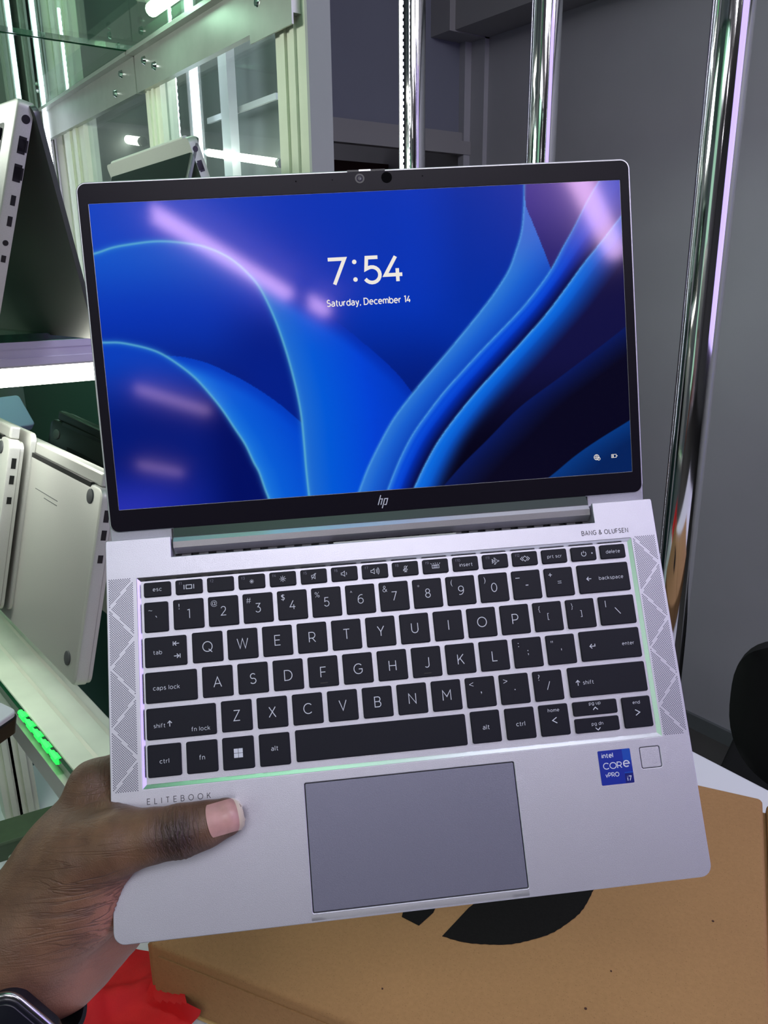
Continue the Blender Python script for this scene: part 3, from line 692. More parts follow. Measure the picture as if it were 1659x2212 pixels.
# ------------------------------------------------------------ monoline geometric lettering
def EA(cx, cy, rx, ry, a0, a1, n=None):
    n = n or max(4, int(abs(a1-a0)/18)); return [(cx+rx*math.cos(math.radians(a0+(a1-a0)*i/n)), cy+ry*math.sin(math.radians(a0+(a1-a0)*i/n))) for i in range(n+1)]
def RING_(cx, cy, rx, ry): return EA(cx, cy, rx, ry, 0, 360)
X_ = .70
GL = {
'A': (.80, [[(0, 0), (.40, 1), (.80, 0)], [(.14, .33), (.66, .33)]]),
'B': (.64, [[(.30, .53), (0, .53), (0, 1), (.36, 1)]+EA(.36, .765, .23, .235, 80, -90), [(.30, .53), (.38, .53)]+EA(.38, .265, .26, .265, 80, -90)+[(0, 0), (0, .53)]]),
'C': (.84, [EA(.48, .5, .48, .5, 45, 315)]),
'D': (.80, [[(0, 0), (0, 1), (.30, 1)]+EA(.30, .5, .50, .5, 85, -90)+[(0, 0)]]),
'E': (.58, [[(.58, 1), (0, 1), (0, 0), (.58, 0)], [(0, .52), (.52, .52)]]),
'F': (.56, [[(.56, 1), (0, 1), (0, 0)], [(0, .50), (.50, .50)]]),
'G': (.88, [EA(.48, .5, .48, .5, 45, 320)+[(.88, .25), (.88, .47), (.52, .47)]]),
'H': (.72, [[(0, 0), (0, 1)], [(.72, 0), (.72, 1)], [(0, .5), (.72, .5)]]),
'I': (.0, [[(0, 0), (0, 1)]]),
'J': (.46, [[(.46, 1), (.46, .26)]+EA(.22, .25, .24, .25, 0, -140)]),
'K': (.66, [[(0, 0), (0, 1)], [(.62, 1), (0, .36)], [(.24, .60), (.66, 0)]]),
'L': (.52, [[(0, 1), (0, 0), (.52, 0)]]),
'M': (.86, [[(0, 0), (0, 1), (.43, .36), (.86, 1), (.86, 0)]]),
'N': (.74, [[(0, 0), (0, 1), (.74, 0), (.74, 1)]]),
'O': (1.0, [RING_(.5, .5, .5, .5)]),
'P': (.64, [[(0, 0), (0, 1), (.34, 1)]+EA(.34, .70, .30, .30, 85, -90)+[(0, .40)]]),
'Q': (1.0, [RING_(.5, .5, .5, .5), [(.62, .24), (.98, -.08)]]),
'R': (.66, [[(0, 0), (0, 1), (.34, 1)]+EA(.34, .70, .30, .30, 85, -90)+[(0, .40)], [(.34, .40), (.66, 0)]]),
'S': (.60, [EA(.30, .745, .27, .255, 35, 250)+EA(.29, .27, .31, .27, 72, -145)]),
'T': (.66, [[(0, 1), (.66, 1)], [(.33, 1), (.33, 0)]]),
'U': (.70, [[(0, 1), (0, .35)]+EA(.35, .35, .35, .35, 190, 350)+[(.70, .35), (.70, 1)]]),
'V': (.76, [[(0, 1), (.38, 0), (.76, 1)]]),
'W': (1.14, [[(0, 1), (.29, 0), (.57, 1), (.85, 0), (1.14, 1)]]),
'X': (.70, [[(0, 0), (.68, 1)], [(.02, 1), (.70, 0)]]),
'Y': (.70, [[(0, 1), (.35, .44), (.70, 1)], [(.35, .44), (.35, 0)]]),
'Z': (.64, [[(.02, 1), (.62, 1), (0, 0), (.64, 0)]]),
'0': (.66, [RING_(.33, .5, .33, .5)]),
'1': (.24, [[(0, .94), (.24, 1), (.24, 0)]]),
'2': (.60, [EA(.29, .71, .27, .29, 160, -30)+[(.02, 0), (.60, 0)]]),
'3': (.58, [[(.04, 1), (.54, 1), (.26, .60)]+EA(.27, .30, .30, .30, 75, -150)]),
'4': (.66, [[(.44, 1), (.02, .27), (.66, .27)], [(.48, .52), (.48, 0)]]),
'5': (.58, [[(.52, 1), (.10, 1), (.06, .55)]+EA(.27, .31, .30, .31, 115, -150)]),
'6': (.62, [EA(.44, .46, .44, .54, 72, 180)+EA(.31, .30, .31, .30, 180, 540)]),
'7': (.58, [[(0, 1), (.58, 1), (.18, 0)]]),
'8': (.60, [RING_(.30, .76, .24, .24), RING_(.30, .26, .29, .26)]),
'9': (.62, [EA(.18, .54, .44, .54, -108, 0)+EA(.31, .70, .31, .30, 0, 360)]),
'a': (.56, [EA(.28, .47, .26, .23, 145, 0)+[(.54, 0)], EA(.25, .20, .25, .20, 60, 300)+[(.40, .04), (.54, .16)], [(.36, .40), (.54, .40)]]),
'b': (.66, [[(0, 1.02), (0, 0)], RING_(.34, .35, .33, .35)]),
'c': (.56, [EA(.34, .35, .34, .35, 45, 315)]),
'd': (.66, [[(.66, 1.02), (.66, 0)], RING_(.33, .35, .33, .35)]),
'e': (.64, [[(.01, .37), (.64, .37)]+EA(.32, .35, .32, .35, 8, 310)]),
'f': (.38, [[(.14, 0), (.14, .82)]+EA(.33, .82, .19, .20, 175, 75), [(0, .68), (.34, .68)]]),
'g': (.66, [[(.66, X_), (.66, .02)]+EA(.34, .0, .32, .27, -5, -150), RING_(.33, .36, .32, .34)]),
'h': (.56, [[(0, 1.02), (0, 0)], EA(.28, .40, .28, .30, 180, 0)+[(.56, 0)]]),
'i': (.0, [[(0, 0), (0, X_)], [(0, .92), (0, 1.0)]]),
'k': (.54, [[(0, 0), (0, 1.02)], [(.50, X_), (0, .24)], [(.20, .42), (.54, 0)]]),
'l': (.0, [[(0, 0), (0, 1.02)]]),
'm': (.96, [[(0, 0), (0, X_)], EA(.24, .44, .24, .26, 180, 0)+[(.48, 0)], EA(.72, .44, .24, .26, 180, 0)+[(.96, 0)]]),
'n': (.56, [[(0, 0), (0, X_)], EA(.28, .40, .28, .30, 180, 0)+[(.56, 0)]]),
'o': (.68, [RING_(.34, .35, .34, .35)]),
'p': (.66, [[(0, -.28), (0, X_)], RING_(.34, .35, .33, .35)]),
'r': (.34, [[(0, 0), (0, X_)], EA(.32, .36, .32, .33, 170, 85)]),
's': (.46, [EA(.23, .53, .20, .17, 35, 250)+EA(.22, .18, .24, .18, 70, -145)]),
't': (.38, [[(.14, .92), (.14, .20)]+EA(.33, .20, .19, .20, 190, 285), [(0, .68), (.36, .68)]]),
'u': (.56, [[(0, X_), (0, .30)]+EA(.28, .30, .28, .30, 185, 355)+[(.56, .30), (.56, X_)]]),
'v': (.56, [[(0, X_), (.28, 0), (.56, X_)]]),
'y': (.58, [[(0, X_), (.30, .02)], [(.58, X_), (.26, -.12), (.16, -.27), (.02, -.26)]]),
',': (.06, [[(.06, .08), (.0, -.14)]]),
'&': (.72, [[(.72, .0), (.18, .66)]+EA(.30, .81, .17, .19, 215, -20)+[(.40, .64), (.14, .46)]+EA(.26, .25, .26, .25, 130, 290)+[(.56, .18), (.70, .44)]]),
}
def mono(body, cx, cy, z, cap=None, w=None, wt=.10, gap=.17, sx=1.0):
    """monoline lettering; cx,cy = centre of the cap-height box; wt = stroke weight over cap height"""
    x = 0; G = []
    for ch in body:
        if ch == ' ': x += .30+gap*.6; continue
        adv, strokes = GL[ch]; G += [[(x+a*sx, b) for a, b in s_] for s_ in strokes]; x += adv*sx+gap+wt*.6
    W = x-gap-wt*.6; k = cap if cap else w/(W+wt)
    low = all(ch in 'acemnorsuvgpy ' for ch in body); hh = (X_ if low else 1.0)
    mb = MB()
    for s_ in G:
        P = [(cx+(a-W/2)*k, cy+(b-hh/2)*k) for a, b in s_]
        closed = len(P) > 4 and abs(P[0][0]-P[-1][0])+abs(P[0][1]-P[-1][1]) < 1e-6
        mb.stroke(P[:-1] if closed else P, wt*k, z, closed)
    return mb

# ============================================================ THE HELD LAPTOP (mm frame: x along the hinge, y to the hinge, z out of the keys)
rw = Matrix([list(RW[i])+[TW[i]] for i in range(3)]+[[0, 0, 0, 1]])
lt = empty('held_laptop', rw, 'large open silver laptop with blue lit screen held up by the hand', 'laptop')
def LP(name, mb, m, parent=lt, **k): return mb.build(name, ML[m] if isinstance(m, str) else m, parent, mm=True, **k)
D = 202.5; HX = 119.0
outline = roundpoly([(154, 1.2, 1.2), (154, -D, 6), (-154, -D, 6), (-154, 1.2, 1.2), (-HX, 1.2, .5), (-HX, -10.2, .3), (HX, -10.2, .3), (HX, 1.2, .5)][::-1])
kb = rrect(-137.7, -129.9, 138.6, -20.6, .3, 1)
tp = rrect(-55.3, -198.1, 56.0, -135.1, .8, 3)
fp = rrect(124.9, -145.7, 136.1, -134.6, 1.0, 4)
LP('palm_rest', filled([outline, kb, tp, fp], -2.0, 0, .35), 'silver', smooth=50)
o2 = roundpoly([(153.6, .8, 1.2), (153.6, -D+.5, 6), (-153.6, -D+.5, 6), (-153.6, .8, 1.2), (-HX-.3, .8, .5), (-HX-.3, -10.4, .3), (HX+.3, -10.4, .3), (HX+.3, .8, .5)][::-1])
LP('bottom_case', filled([o2], -16.5, -2.05, 2.2), 'silver', smooth=50)
# recess: four bevels down to the tray
mb = MB(); a = [(-137.7, -129.9), (138.6, -129.9), (138.6, -20.6), (-137.7, -20.6)]; b = [(-136.0, -128.0), (136.6, -128.0), (136.6, -22.4), (-136.0, -22.4)]
for i in range(4):
    j = (i+1) % 4; mb.quad((*a[i], -.02), (*a[j], -.02), (*b[j], -1.5), (*b[i], -1.5))
LP('recess_bevel', mb, 'bevel')
LP('keyboard_tray', MB().box((-136.2, -128.2, -1.9), (136.8, -22.2, -1.5)), 'silver')
LP('touchpad_well', MB().box((-55.4, -198.2, -1.95), (56.1, -135.0, -1.7)), 'black')
LP('touchpad', MB().prism(rrect(-54.85, -197.6, 55.55, -135.55, .6, 3), -1.6, -.12, .2), 'pad')
LP('sensor_well', MB().box((124.8, -145.8, -1.95), (136.2, -134.5, -1.6)), 'black')
LP('fingerprint_sensor', MB().prism(rrect(125.25, -145.35, 135.75, -134.95, .8, 4), -1.6, -.08, .15), 'silver')
# bright scooped lip under the touchpad
mb = MB(); n = 24; V = []; Fc = []
for i in range(n+1):
    t_ = i/n; x = -56+112*t_; e = min(1, 8*min(t_, 1-t_))
    for y, z in ((-198.9, .012), (-200.0, .05*e), (-201.6, .02*e), (-202.45, -.35-.6*e), (-202.75, -1.4)): V.append((x, y, z))
for i in range(n):
    for k in range(4): Fc.append((i*5+k, i*5+k+1, (i+1)*5+k+1, (i+1)*5+k))
LP('front_lip', mb.add(V, Fc), 'silver_lit', smooth=30)

# ---- keys
def T(body, cx, cy, h=None, w=None, thin=-.012): return ('t', body, cx, cy, h, w, thin)
def P_(pts, wd=.42, closed=False): return ('p', pts, wd, closed)
def arc(cx, cy, r, a0, a1, n=10): return [(cx+r*math.cos(math.radians(a0+(a1-a0)*i/n)), cy+r*math.sin(math.radians(a0+(a1-a0)*i/n))) for i in range(n+1)]
def arrow(cx, cy, dx, dy, L, hd=1.1, wd=.42):
    tx, ty = cx+dx*L/2, cy+dy*L/2; px_, py_ = -dy, dx
    return [P_([(cx-dx*L/2, cy-dy*L/2), (tx, ty)], wd), P_([(tx-dx*hd+px_*hd, ty-dy*hd+py_*hd), (tx, ty), (tx-dx*hd-px_*hd, ty-dy*hd-py_*hd)], wd)]
def speaker(cx): return P_([(cx-1.5, -.55), (cx-.7, -.55), (cx+.4, -1.4), (cx+.4, 1.4), (cx-.7, .55), (cx-1.5, .55)], .28, True)
def sun(r, l): 
    S = [P_(arc(0, 0, r, 0, 330, 11), .3, True)]
    for k in range(8):
        c_, s_ = math.cos(k*math.pi/4), math.sin(k*math.pi/4); S.append(P_([(c_*(r+.35), s_*(r+.35)), (c_*(r+.35+l), s_*(r+.35+l))], .26))
    return S
ic = {}
ic['f1'] = [P_([(-1.5, -1), (1.5, -1), (1.5, 1), (-1.5, 1)], .38, True), P_([(-2.6, -1.2), (-2.6, 1.2)], .4), P_([(2.6, -1.2), (2.6, 1.2)], .4)]
ic['f3'] = sun(.35, .45); ic['f4'] = sun(.55, .8)
ic['f5'] = [speaker(.3), P_([(-1.2, -1.6), (1.3, 1.6)], .3)]
ic['f6'] = [speaker(-.3), P_(arc(-.3, 0, 1.5, -28, 28, 5), .28)]
ic['f7'] = [speaker(-.8), P_(arc(-.8, 0, 1.7, -32, 32, 5), .26), P_(arc(-.8, 0, 2.4, -36, 36, 6), .26), P_(arc(-.8, 0, 3.1, -38, 38, 6), .26)]
ic['f8'] = [P_(arc(0, .9, .55, 0, 180, 6)+arc(0, -.1, .55, 180, 360, 6), .26, True), P_(arc(0, -.2, 1.1, 180, 360, 8), .26), P_([(0, -1.3), (0, -1.8)], .26), P_([(-.8, -1.8), (.8, -1.8)], .26), P_([(-1.3, -1.2), (1.3, 1.5)], .28)]
ic['f9'] = [P_([(-1.9, -1.1), (1.9, -1.1), (1.9, .7), (-1.9, .7)], .26, True), P_([(-1.3, .2), (1.3, .2)], .3), P_([(-1.3, -.55), (1.3, -.55)], .3)]+[P_([(0+1.6*q_, 1.2), (0+2.1*q_, 1.2+.75*(1-abs(q_)*.25))], .26) for q_ in (-1.3, -.6, 0, .6, 1.3)]
ic['f11'] = [P_([(-1.9, .1), (-1.4, .15), (-1.9, 1.0), (-1.5, 1.0), (-.8, .25), (0, .3), (-.7, 1.8), (-.3, 1.8), (1.0, .35), (2.0, .2), (2.1, 0), (2.0, -.2), (1.0, -.35), (-.3, -1.8), (-.7, -1.8), (0, -.3), (-.8, -.25), (-1.5, -1.0), (-1.9, -1.0), (-1.4, -.15), (-1.9, -.1)], .22, True)]
ic['f12'] = [P_([(-1.5, 0), (0, 1.5), (1.5, 0), (0, -1.5)], .28, True), P_([(-1.3, 1.2), (-2.6, 0), (-1.3, -1.2)], .28), P_([(1.3, 1.2), (2.6, 0), (1.3, -1.2)], .28)]
ic['power'] = [P_(arc(0, -.1, 1.3, 125, 415, 16), .32), P_([(0, .3), (0, 1.6)], .32)]
keys = []   # (x0, x1, y0, y1, label, [items], name)
def K(x0, x1, yt, yb, label, items): keys.append((x0, x1, yt, yb, label, items))
fl = ['esc']+['f%d' % i for i in range(1, 13)]+['prt scr', 'power', 'delete']
for i, s_ in enumerate(fl):
    x0 = -134.35+16.94*i; it = []
    if s_[0] == 'f': it = [('d', s_, -4.6 if len(s_) < 3 else -4.2, 2.1)]
    if s_ in ic: it += ic[s_]
    if s_ == 'esc': it = [T('esc', 0, -.2, w=4.7)]
    if s_ == 'prt scr': it = [T(s_, 0, 0, w=8.3)]
    if s_ == 'delete': it = [T(s_, 0, 0, w=8.2)]
    if s_ == 'f10': it += [T('insert', .2, -.5, w=7.4)]
    if s_ == 'power': it += [P_([(4.8, .35), (4.8, -.35)], .7)]
    K(x0, x0+14.55, -23.45, -31.35, s_+' key', it)
sy = {'1': '!', '2': '@', '3': '#', '4': '$', '5': '%', '6': '^', '7': '&', '8': '*', '9': '(', '0': ')', '-': '_', '=': '+'}
K(-134.5, -121.7, -34.2, -50.3, 'tilde key', [T('~', -3.0, 3.6, w=2.0), T('`', 0, .1, w=.9)])
hh = {'!': 3.0, '@': 3.4, '#': 2.9, '$': 3.6, '%': 2.9, '&': 3.2, '(': 3.8, ')': 3.8, '*': 1.3, '^': 1.0}
for i, c_ in enumerate('1234567890-='):
    x0 = -119.05+18.635*i
    it = [T(c_, 0, 0, h=4.7)] if c_.isdigit() else ([T('-', 0, -.3, w=1.5)] if c_ == '-' else [T('=', 0, -.2, w=2.1)])
    s_ = sy[c_]; it += [T(s_, -4.9, 4.3, h=hh[s_])] if s_ in hh else [P_([(-6.1, 4.0), (-3.7, 4.0)], .35)] if s_ == '_' else [P_([(-5.8, 4.2), (-3.8, 4.2)], .35), P_([(-4.8, 5.2), (-4.8, 3.2)], .35)]
    K(x0, x0+16.25, -34.0, -50.0, c_+' key', it)
K(104.9, 134.4, -33.8, -49.8, 'backspace key', arrow(-8.6, 0, -1, 0, 2.6)+[T('backspace', 4.1, -.1, w=14.0)])
K(-134.8, -112.7, -53.0, -68.8, 'tab key', [T('tab', -4.2, -.2, w=4.6)]+arrow(5.9, 3.7, -1, 0, 2.6)+[P_([(4.1, 2.6), (4.1, 4.8)], .4)]+arrow(5.6, -2.9, 1, 0, 2.6)+[P_([(7.5, -4.0), (7.5, -1.8)], .4)])
for i, c_ in enumerate('QWERTYUIOP[]'):
    x0 = -109.75+18.68*i
    it = [T(c_, 0, .2, h=5.2)] if c_.isalpha() else [T(c_, 0, -.1, h=3.7), T('{' if c_ == '[' else '}', -4.7, 4.2, h=3.4)]
    K(x0, x0+16.15, -52.5, -68.6, c_+' key', it)
K(114.5, 134.8, -52.4, -68.3, 'backslash key', [P_([(-6.4, 5.6), (-6.4, 2.0)], .32), P_([(-1.3, 1.4), (1.5, -2.2)], .36)])
K(-135.0, -108.0, -71.4, -87.4, 'caps lock key', [T('caps lock', -2.5, -.3, w=13.9)])
for i, c_ in enumerate("ASDFGHJKL;'"):
    x0 = -105.3+18.72*i
    if c_.isalpha(): it = [T(c_, 0, -.3, h=5.2)]
    elif c_ == ';': it = [T(';', 0, -.2, h=2.9), T(':', -4.9, 4.4, h=2.2)]
    else: it = [T("'", 0, -.1, h=1.1), T('"', -4.9, 4.4, h=1.1)]
    if c_ in 'FJ': it += [('b', [(-2, -6.0), (2, -6.0)], .5)]
    K(x0, x0+16.15, -71.0, -87.1, c_+' key', it)
K(100.8, 134.9, -70.6, -86.9, 'enter key', [P_([(-8.9, 1.0), (-8.9, -.2), (-11.8, -.2)], .42), P_([(-10.6, 1.0), (-11.8, -.2), (-10.6, -1.4)], .42), T('enter', 9.9, -.2, w=6.8)])
K(-135.0, -98.9, -90.0, -106.0, 'left shift key', [T('shift', -11.3, -1.0, w=6.0), T('fn lock', 9.9, -4.4, w=9.7)]+arrow(-6.0, -.5, 0, 1, 2.8))
for i, c_ in enumerate('ZXCVBNM,./'):
    x0 = -96.2+18.70*i
    if c_.isalpha(): it = [T(c_, 0, .1, h=5.2)]
    elif c_ == ',': it = [T(',', .2, -.4, h=1.3), T('<', -4.8, 4.4, w=2.2)]
    elif c_ == '.': it = [P_([(-.2, -.4), (.3, -.4)], .5), T('>', -4.8, 4.4, w=2.2)]
    else: it = [P_([(-.9, -2.2), (.9, 2.2)], .32), T('?', -4.8, 4.6, h=3.1)]
    K(x0, x0+16.15, -89.7, -105.7, c_+' key', it)
K(91.6, 135.1, -89.4, -105.4, 'right shift key', arrow(-16.8, -.5, 0, 1, 2.8)+[T('shift', -11.0, -.5, w=6.0)])
K(-135.0, -117.7, -108.5, -124.8, 'left ctrl key', [T('ctrl', 0, -.3, w=4.8)])
K(-115.1, -98.95, -108.6, -124.8, 'fn key', [T('fn', 0, -.3, w=3.0)])
sq = [('s', x, y) for x in (-1.2, 1.2) for y in (-1.2, 1.2)]
K(-96.45, -80.1, -108.5, -124.9, 'key with four white squares', sq)
K(-77.4, -61.3, -108.5, -124.9, 'left alt key', [T('alt', 0, .6, w=3.7)])
K(-58.35, 32.7, -108.2, -124.4, 'long blank space bar', [])
K(35.45, 51.4, -107.6, -124.2, 'right alt key', [T('alt', 0, -.2, w=3.7)])
K(54.2, 70.35, -107.8, -124.2, 'right ctrl key', [T('ctrl', 0, -.2, w=4.8)])
K(73.0, 89.1, -107.8, -124.2, 'home arrow key', [T('home', 0, 5.2, w=6.3), P_([(1.2, 1.3), (-1.2, -.2), (1.2, -1.7)], .42)])
K(91.9, 116.5, -107.9, -115.4, 'page up key', [T('pg up', 0, 2.2, w=6.4, thin=-.015), P_([(-1.3, -1.1), (0, .2), (1.3, -1.1)], .42)])
K(91.9, 116.4, -116.8, -124.4, 'page down key', [T('pg dn', 0, .6, w=6.4, thin=-.015), P_([(-1.3, -1.6), (0, -2.9), (1.3, -1.6)], .42)])
K(119.25, 135.2, -108.0, -124.3, 'end arrow key', [T('end', 0, 5.2, w=4.0), P_([(-1.2, 1.3), (1.2, -.2), (-1.2, -1.7)], .42)])
kcache = {}
for x0, x1, yt, yb, lb, items in keys:
    w_, h_ = round(x1-x0, 1), round(yt-yb, 1); cx, cy = (x0+x1)/2, (yt+yb)/2
    if (w_, h_) not in kcache:
        kcache[(w_, h_)] = MB().prism(rrect(-w_/2, -h_/2, w_/2, h_/2, 1.0, 4), -1.5, -.15, .42, bot=False)
    mbk = kcache[(w_, h_)]
    if isinstance(mbk, MB):
        me = bpy.data.meshes.new('key'); me.from_pydata([(a*.001, b*.001, c*.001) for a, b, c in mbk.v], [], mbk.f); me.materials.append(ML['key']); kcache[(w_, h_)] = me; mbk = me
    k = bpy.data.objects.new('key', mbk); COL.objects.link(k); k.parent = lt; k.location = (cx*.001, cy*.001, 0)
    if not items or '4 w' in lb: k['label'] = lb
    main = MB(); dim = MB(); bar_ = MB(); z = -.11
    for it in items:
        if it[0] == 't':
            if all(ch in GL or ch == ' ' for ch in it[1]) and it[1] != ',':
                one_ = len(it[1]) == 1; t_ = mono(it[1], it[2], it[3], z, cap=it[4], w=it[5], wt=.080 if one_ else .112, gap=.17 if one_ else .25, sx=.96)
            else: t_ = text(it[1], it[2], it[3], z, h=it[4], w=it[5], thin=it[6])
            main.add(t_.v, t_.f)
        elif it[0] == 'p': main.stroke(it[1], it[2], z, it[3])
        elif it[0] == 'd': t_ = mono(it[1], it[2], it[3], z, cap=1.35, wt=.14, gap=.2); dim.add(t_.v, t_.f)
        elif it[0] == 'b': bar_.stroke(it[1], it[2], z)
        elif it[0] == 's': main.quad((it[1]-1.1, it[2]-1.1, z), (it[1]+1.1, it[2]-1.1, z), (it[1]+1.1, it[2]+1.1, z), (it[1]-1.1, it[2]+1.1, z))
    if main.f: LP('legend', main, 'legend', k)
    if dim.f: LP('function_number', dim, 'legend_dim', k)
    if bar_.f: LP('homing_bar', bar_, 'black', k)

# ---- perforated speaker grilles: hole discs in slanted rows, leaving zigzag bands free
def grille(x0, x1, y0, y1, mirror):
    mb = MB(); p = 1.22; row = 0; y = y1; n = 6; H = (y1-y0); seg = H/7.0
    while y > y0:
        x = x0+(p/2 if row % 2 else 0)
        while x < x1+.01:
            # zigzag: bands running corner to corner, six legs
            u = (y1-y)/seg; k = int(u); fr = u-k; t_ = (x-x0)/(x1-x0)
            if mirror: xz = fr if k % 2 == 0 else 1-fr
            else: xz = 1-fr if k % 2 == 0 else fr
            if abs(t_-xz)*(x1-x0)*.78 > .62:
                r = .33; mb.add([(x+r*math.cos(a_), y+r*math.sin(a_), .025) for a_ in [2*math.pi*i/n for i in range(n)]], [tuple(range(n))])
            x += p
        y -= p/2; row += 1
    LP('speaker_holes', mb, 'hole', kind='stuff')
grille(-152.4, -139.6, -130.3, -20.4, False); grille(140.0, 152.2, -129.4, -20.2, True)

# ---- lettering and stickers
LP('lettering', mono('ELITEBOOK', -119.6, -136.2, .03, w=32.4, wt=.13, gap=.75, sx=.92), 'print_grey')
LP('lettering', mono('BANG & OLUFSEN', 124.1, -15.9, .03, w=27.3, wt=.17, gap=.20, sx=.82), 'print_grey')
st = LP('sticker', MB().prism(rrect(101.8, -152.1, 119.7, -134.4, .6, 3), .005, .14, .03), mat('sticker_blue', (12, 40, 150), .3, coat=.5), label='blue processor sticker')
LP('sticker_patch', MB().box((115.0, -152.0, .13), (119.6, -146.3, .15)).box((115.2, -140.6, .13), (119.6, -134.5, .15)), mat('sticker_deep', (10, 70, 170), .3), st)
LP('sticker_patch', MB().box((115.0, -152.0, .145), (119.6, -147.0, .155)), mat('sticker_dark', (10, 22, 110), .3), st)
LP('sticker_lettering', mono('intel', 106.9, -137.0, .16, w=6.3, wt=.19, gap=.16), 'legend', st)
LP('sticker_lettering', mono('COR', 109.0, -142.4, .16, w=10.4, wt=.14, gap=.12, sx=1.15), 'legend', st)
LP('sticker_lettering', mono('e', 116.7, -142.1, .16, cap=4.3, wt=.14, sx=1.15), 'legend', st)
LP('sticker_lettering', mono('vPRO', 108.2, -147.0, .16, w=7.6, wt=.17, gap=.15), 'legend', st)
LP('sticker_lettering', mono('i7', 117.3, -149.7, .16, w=2.4, wt=.17, gap=.2), 'legend', st)

# ---- lid
def lidxf(p): return scr(p[0], p[1], p[2])
LP('lid_shell', filled([rrect(-153.3, 4.4, 153.3, 194.2, 5.5, 8)], -5.5, .25, .5).xf(lidxf), 'silver_lit', smooth=50)
LP('lid_shell_foot', filled([rrect(-153.3, -4.0, -119.6, 12, .8, 3)], -7.5, -.2, .6).xf(lidxf), 'silver')
LP('lid_shell_foot', filled([rrect(119.6, -4.0, 153.3, 12, .8, 3)], -7.5, -.2, .6).xf(lidxf), 'silver')
LP('bezel', filled([rrect(-152.3, 4.9, 152.3, 193.2, 4.6, 8), rrect(-147.3, 16.9, 147.3, 182.8, .4, 2)], .2, .75, .12).xf(lidxf), 'bezel', smooth=50)
# wallpaper: bloom of blue petals, one colour per vertex of a fine grid
CV = {
 'c1':[(-160.1, 154.3), (-146.4, 156.6), (-136.4, 159.3), (-125.2, 160.7), (-115.2, 161.4), (-106.6, 161.0), (-96.8, 159.5), (-88.2, 157.4), (-79.8, 153.7), (-72.6, 148.9), (-65.7, 142.0), (-60.0, 134.2), (-55.3, 123.4), (-51.6, 112.3), (-48.3, 99.4), (-45.9, 87.8), (-43.8, 74.8), (-42.5, 61.8), (-42.2, 46.2), (-42.2, 35.8), (-42.0, 25.3), (-41.7, 15.2), (-42.1, 6.8)],
 'c3':[(-159.7, 110.4), (-147.0, 109.1), (-138.9, 108.6), (-131.6, 107.0), (-123.1, 104.4), (-115.9, 101.0), (-107.7, 94.9), (-99.5, 87.3), (-92.7, 78.7), (-85.9, 68.6), (-80.0, 57.9), (-74.9, 48.5), (-71.1, 38.4), (-68.5, 32.4), (-66.1, 23.1), (-64.1, 15.9), (-63.2, 8.4)],
 'c4':[(-114.7, 100.2), (-103.6, 98.5), (-91.3, 94.4), (-80.4, 88.4), (-69.5, 81.6), (-55.0, 70.4), (-43.0, 58.7), (-31.0, 45.4)],
 'c2':[(-36.4, 125.4), (-27.9, 119.9), (-20.6, 114.4), (-13.2, 108.3), (-3.5, 99.3), (6.3, 89.7), (14.8, 80.1), (23.3, 67.8), (30.7, 59.5)],
 'c5':[(92.1, 187.3), (91.9, 182.2), (90.9, 169.6), (88.9, 157.0), (84.8, 145.7), (80.2, 135.7), (72.1, 124.6), (63.5, 114.7), (52.1, 102.5), (40.7, 90.7), (29.3, 79.2), (19.3, 68.6), (9.3, 57.0), (1.0, 44.5), (-7.1, 30.6), (-13.1, 17.8), (-17.6, 7.6)],
 'fold':[(92.1, 187.3), (92.1, 172.1), (95.5, 161.8), (100.2, 148.8), (104.8, 135.2)],
 'c6':[(137.0, 185.4), (127.7, 171.8), (119.5, 158.1), (112.2, 146.9), (104.8, 135.2), (96.2, 124.6), (86.2, 114.0), (74.9, 103.7), (62.1, 92.3), (50.8, 81.7), (39.4, 70.7), (29.4, 59.6), (19.2, 47.1), (10.8, 33.2), (3.4, 17.9), (-1.7, 6.3)],
 'c7':[(163.9, 181.7), (155.3, 171.8), (145.3, 160.7), (135.3, 149.6), (123.8, 137.3), (112.3, 123.7), (100.8, 110.6), (86.5, 96.5), (72.3, 83.0), (58.1, 69.5), (45.1, 55.9), (33.6, 42.2), (24.6, 28.3), (18.5, 17.3), (12.4, 6.6)],
 'c8':[(160.9, 111.9), (146.7, 100.9), (126.8, 87.6), (104.3, 73.1), (81.7, 58.7), (61.8, 41.5), (47.5, 29.3), (36.0, 18.1), (27.4, 9.4)],
 'c9':[(158.5, 53.6), (145.6, 46.5), (127.2, 37.0), (112.9, 28.6), (97.2, 17.6), (78.8, 6.9)],
}
def C2(r, g, b): return np.array([r, g, b], float)
def mix(a, b, t):
    t = np.clip(t, 0, 1)[..., None]; return a*(1-t)+b*t
def sm(x, a, b):
    t = np.clip((x-a)/(b-a), 0, 1); return t*t*(3-2*t)
def pdist(X, V, P):
    P = np.array(P); best = np.full(X.shape, 1e9)
    for i in range(len(P)-1):
        a, b = P[i], P[i+1]; d = b-a; t = np.clip(((X-a[0])*d[0]+(V-a[1])*d[1])/(d@d), 0, 1)
        best = np.minimum(best, np.hypot(X-a[0]-t*d[0], V-a[1]-t*d[1]))
    return best
def smooth_curve(P, n=8):
    P = np.array(P); Q = []
    for i in range(len(P)-1):
        p0, p1, p2, p3 = P[max(i-1, 0)], P[i], P[i+1], P[min(i+2, len(P)-1)]
        for k in range(n):
            t = k/n; Q.append(.5*((2*p1)+(-p0+p2)*t+(2*p0-5*p1+4*p2-p3)*t*t+(-p0+3*p1-3*p2+p3)*t**3))
    Q.append(P[-1]); return np.array(Q)
CV = {k: smooth_curve(v, 6) for k, v in CV.items()}
def xof(V, P):
    o = np.argsort(P[:, 1]); return np.interp(V, P[o, 1], P[o, 0])
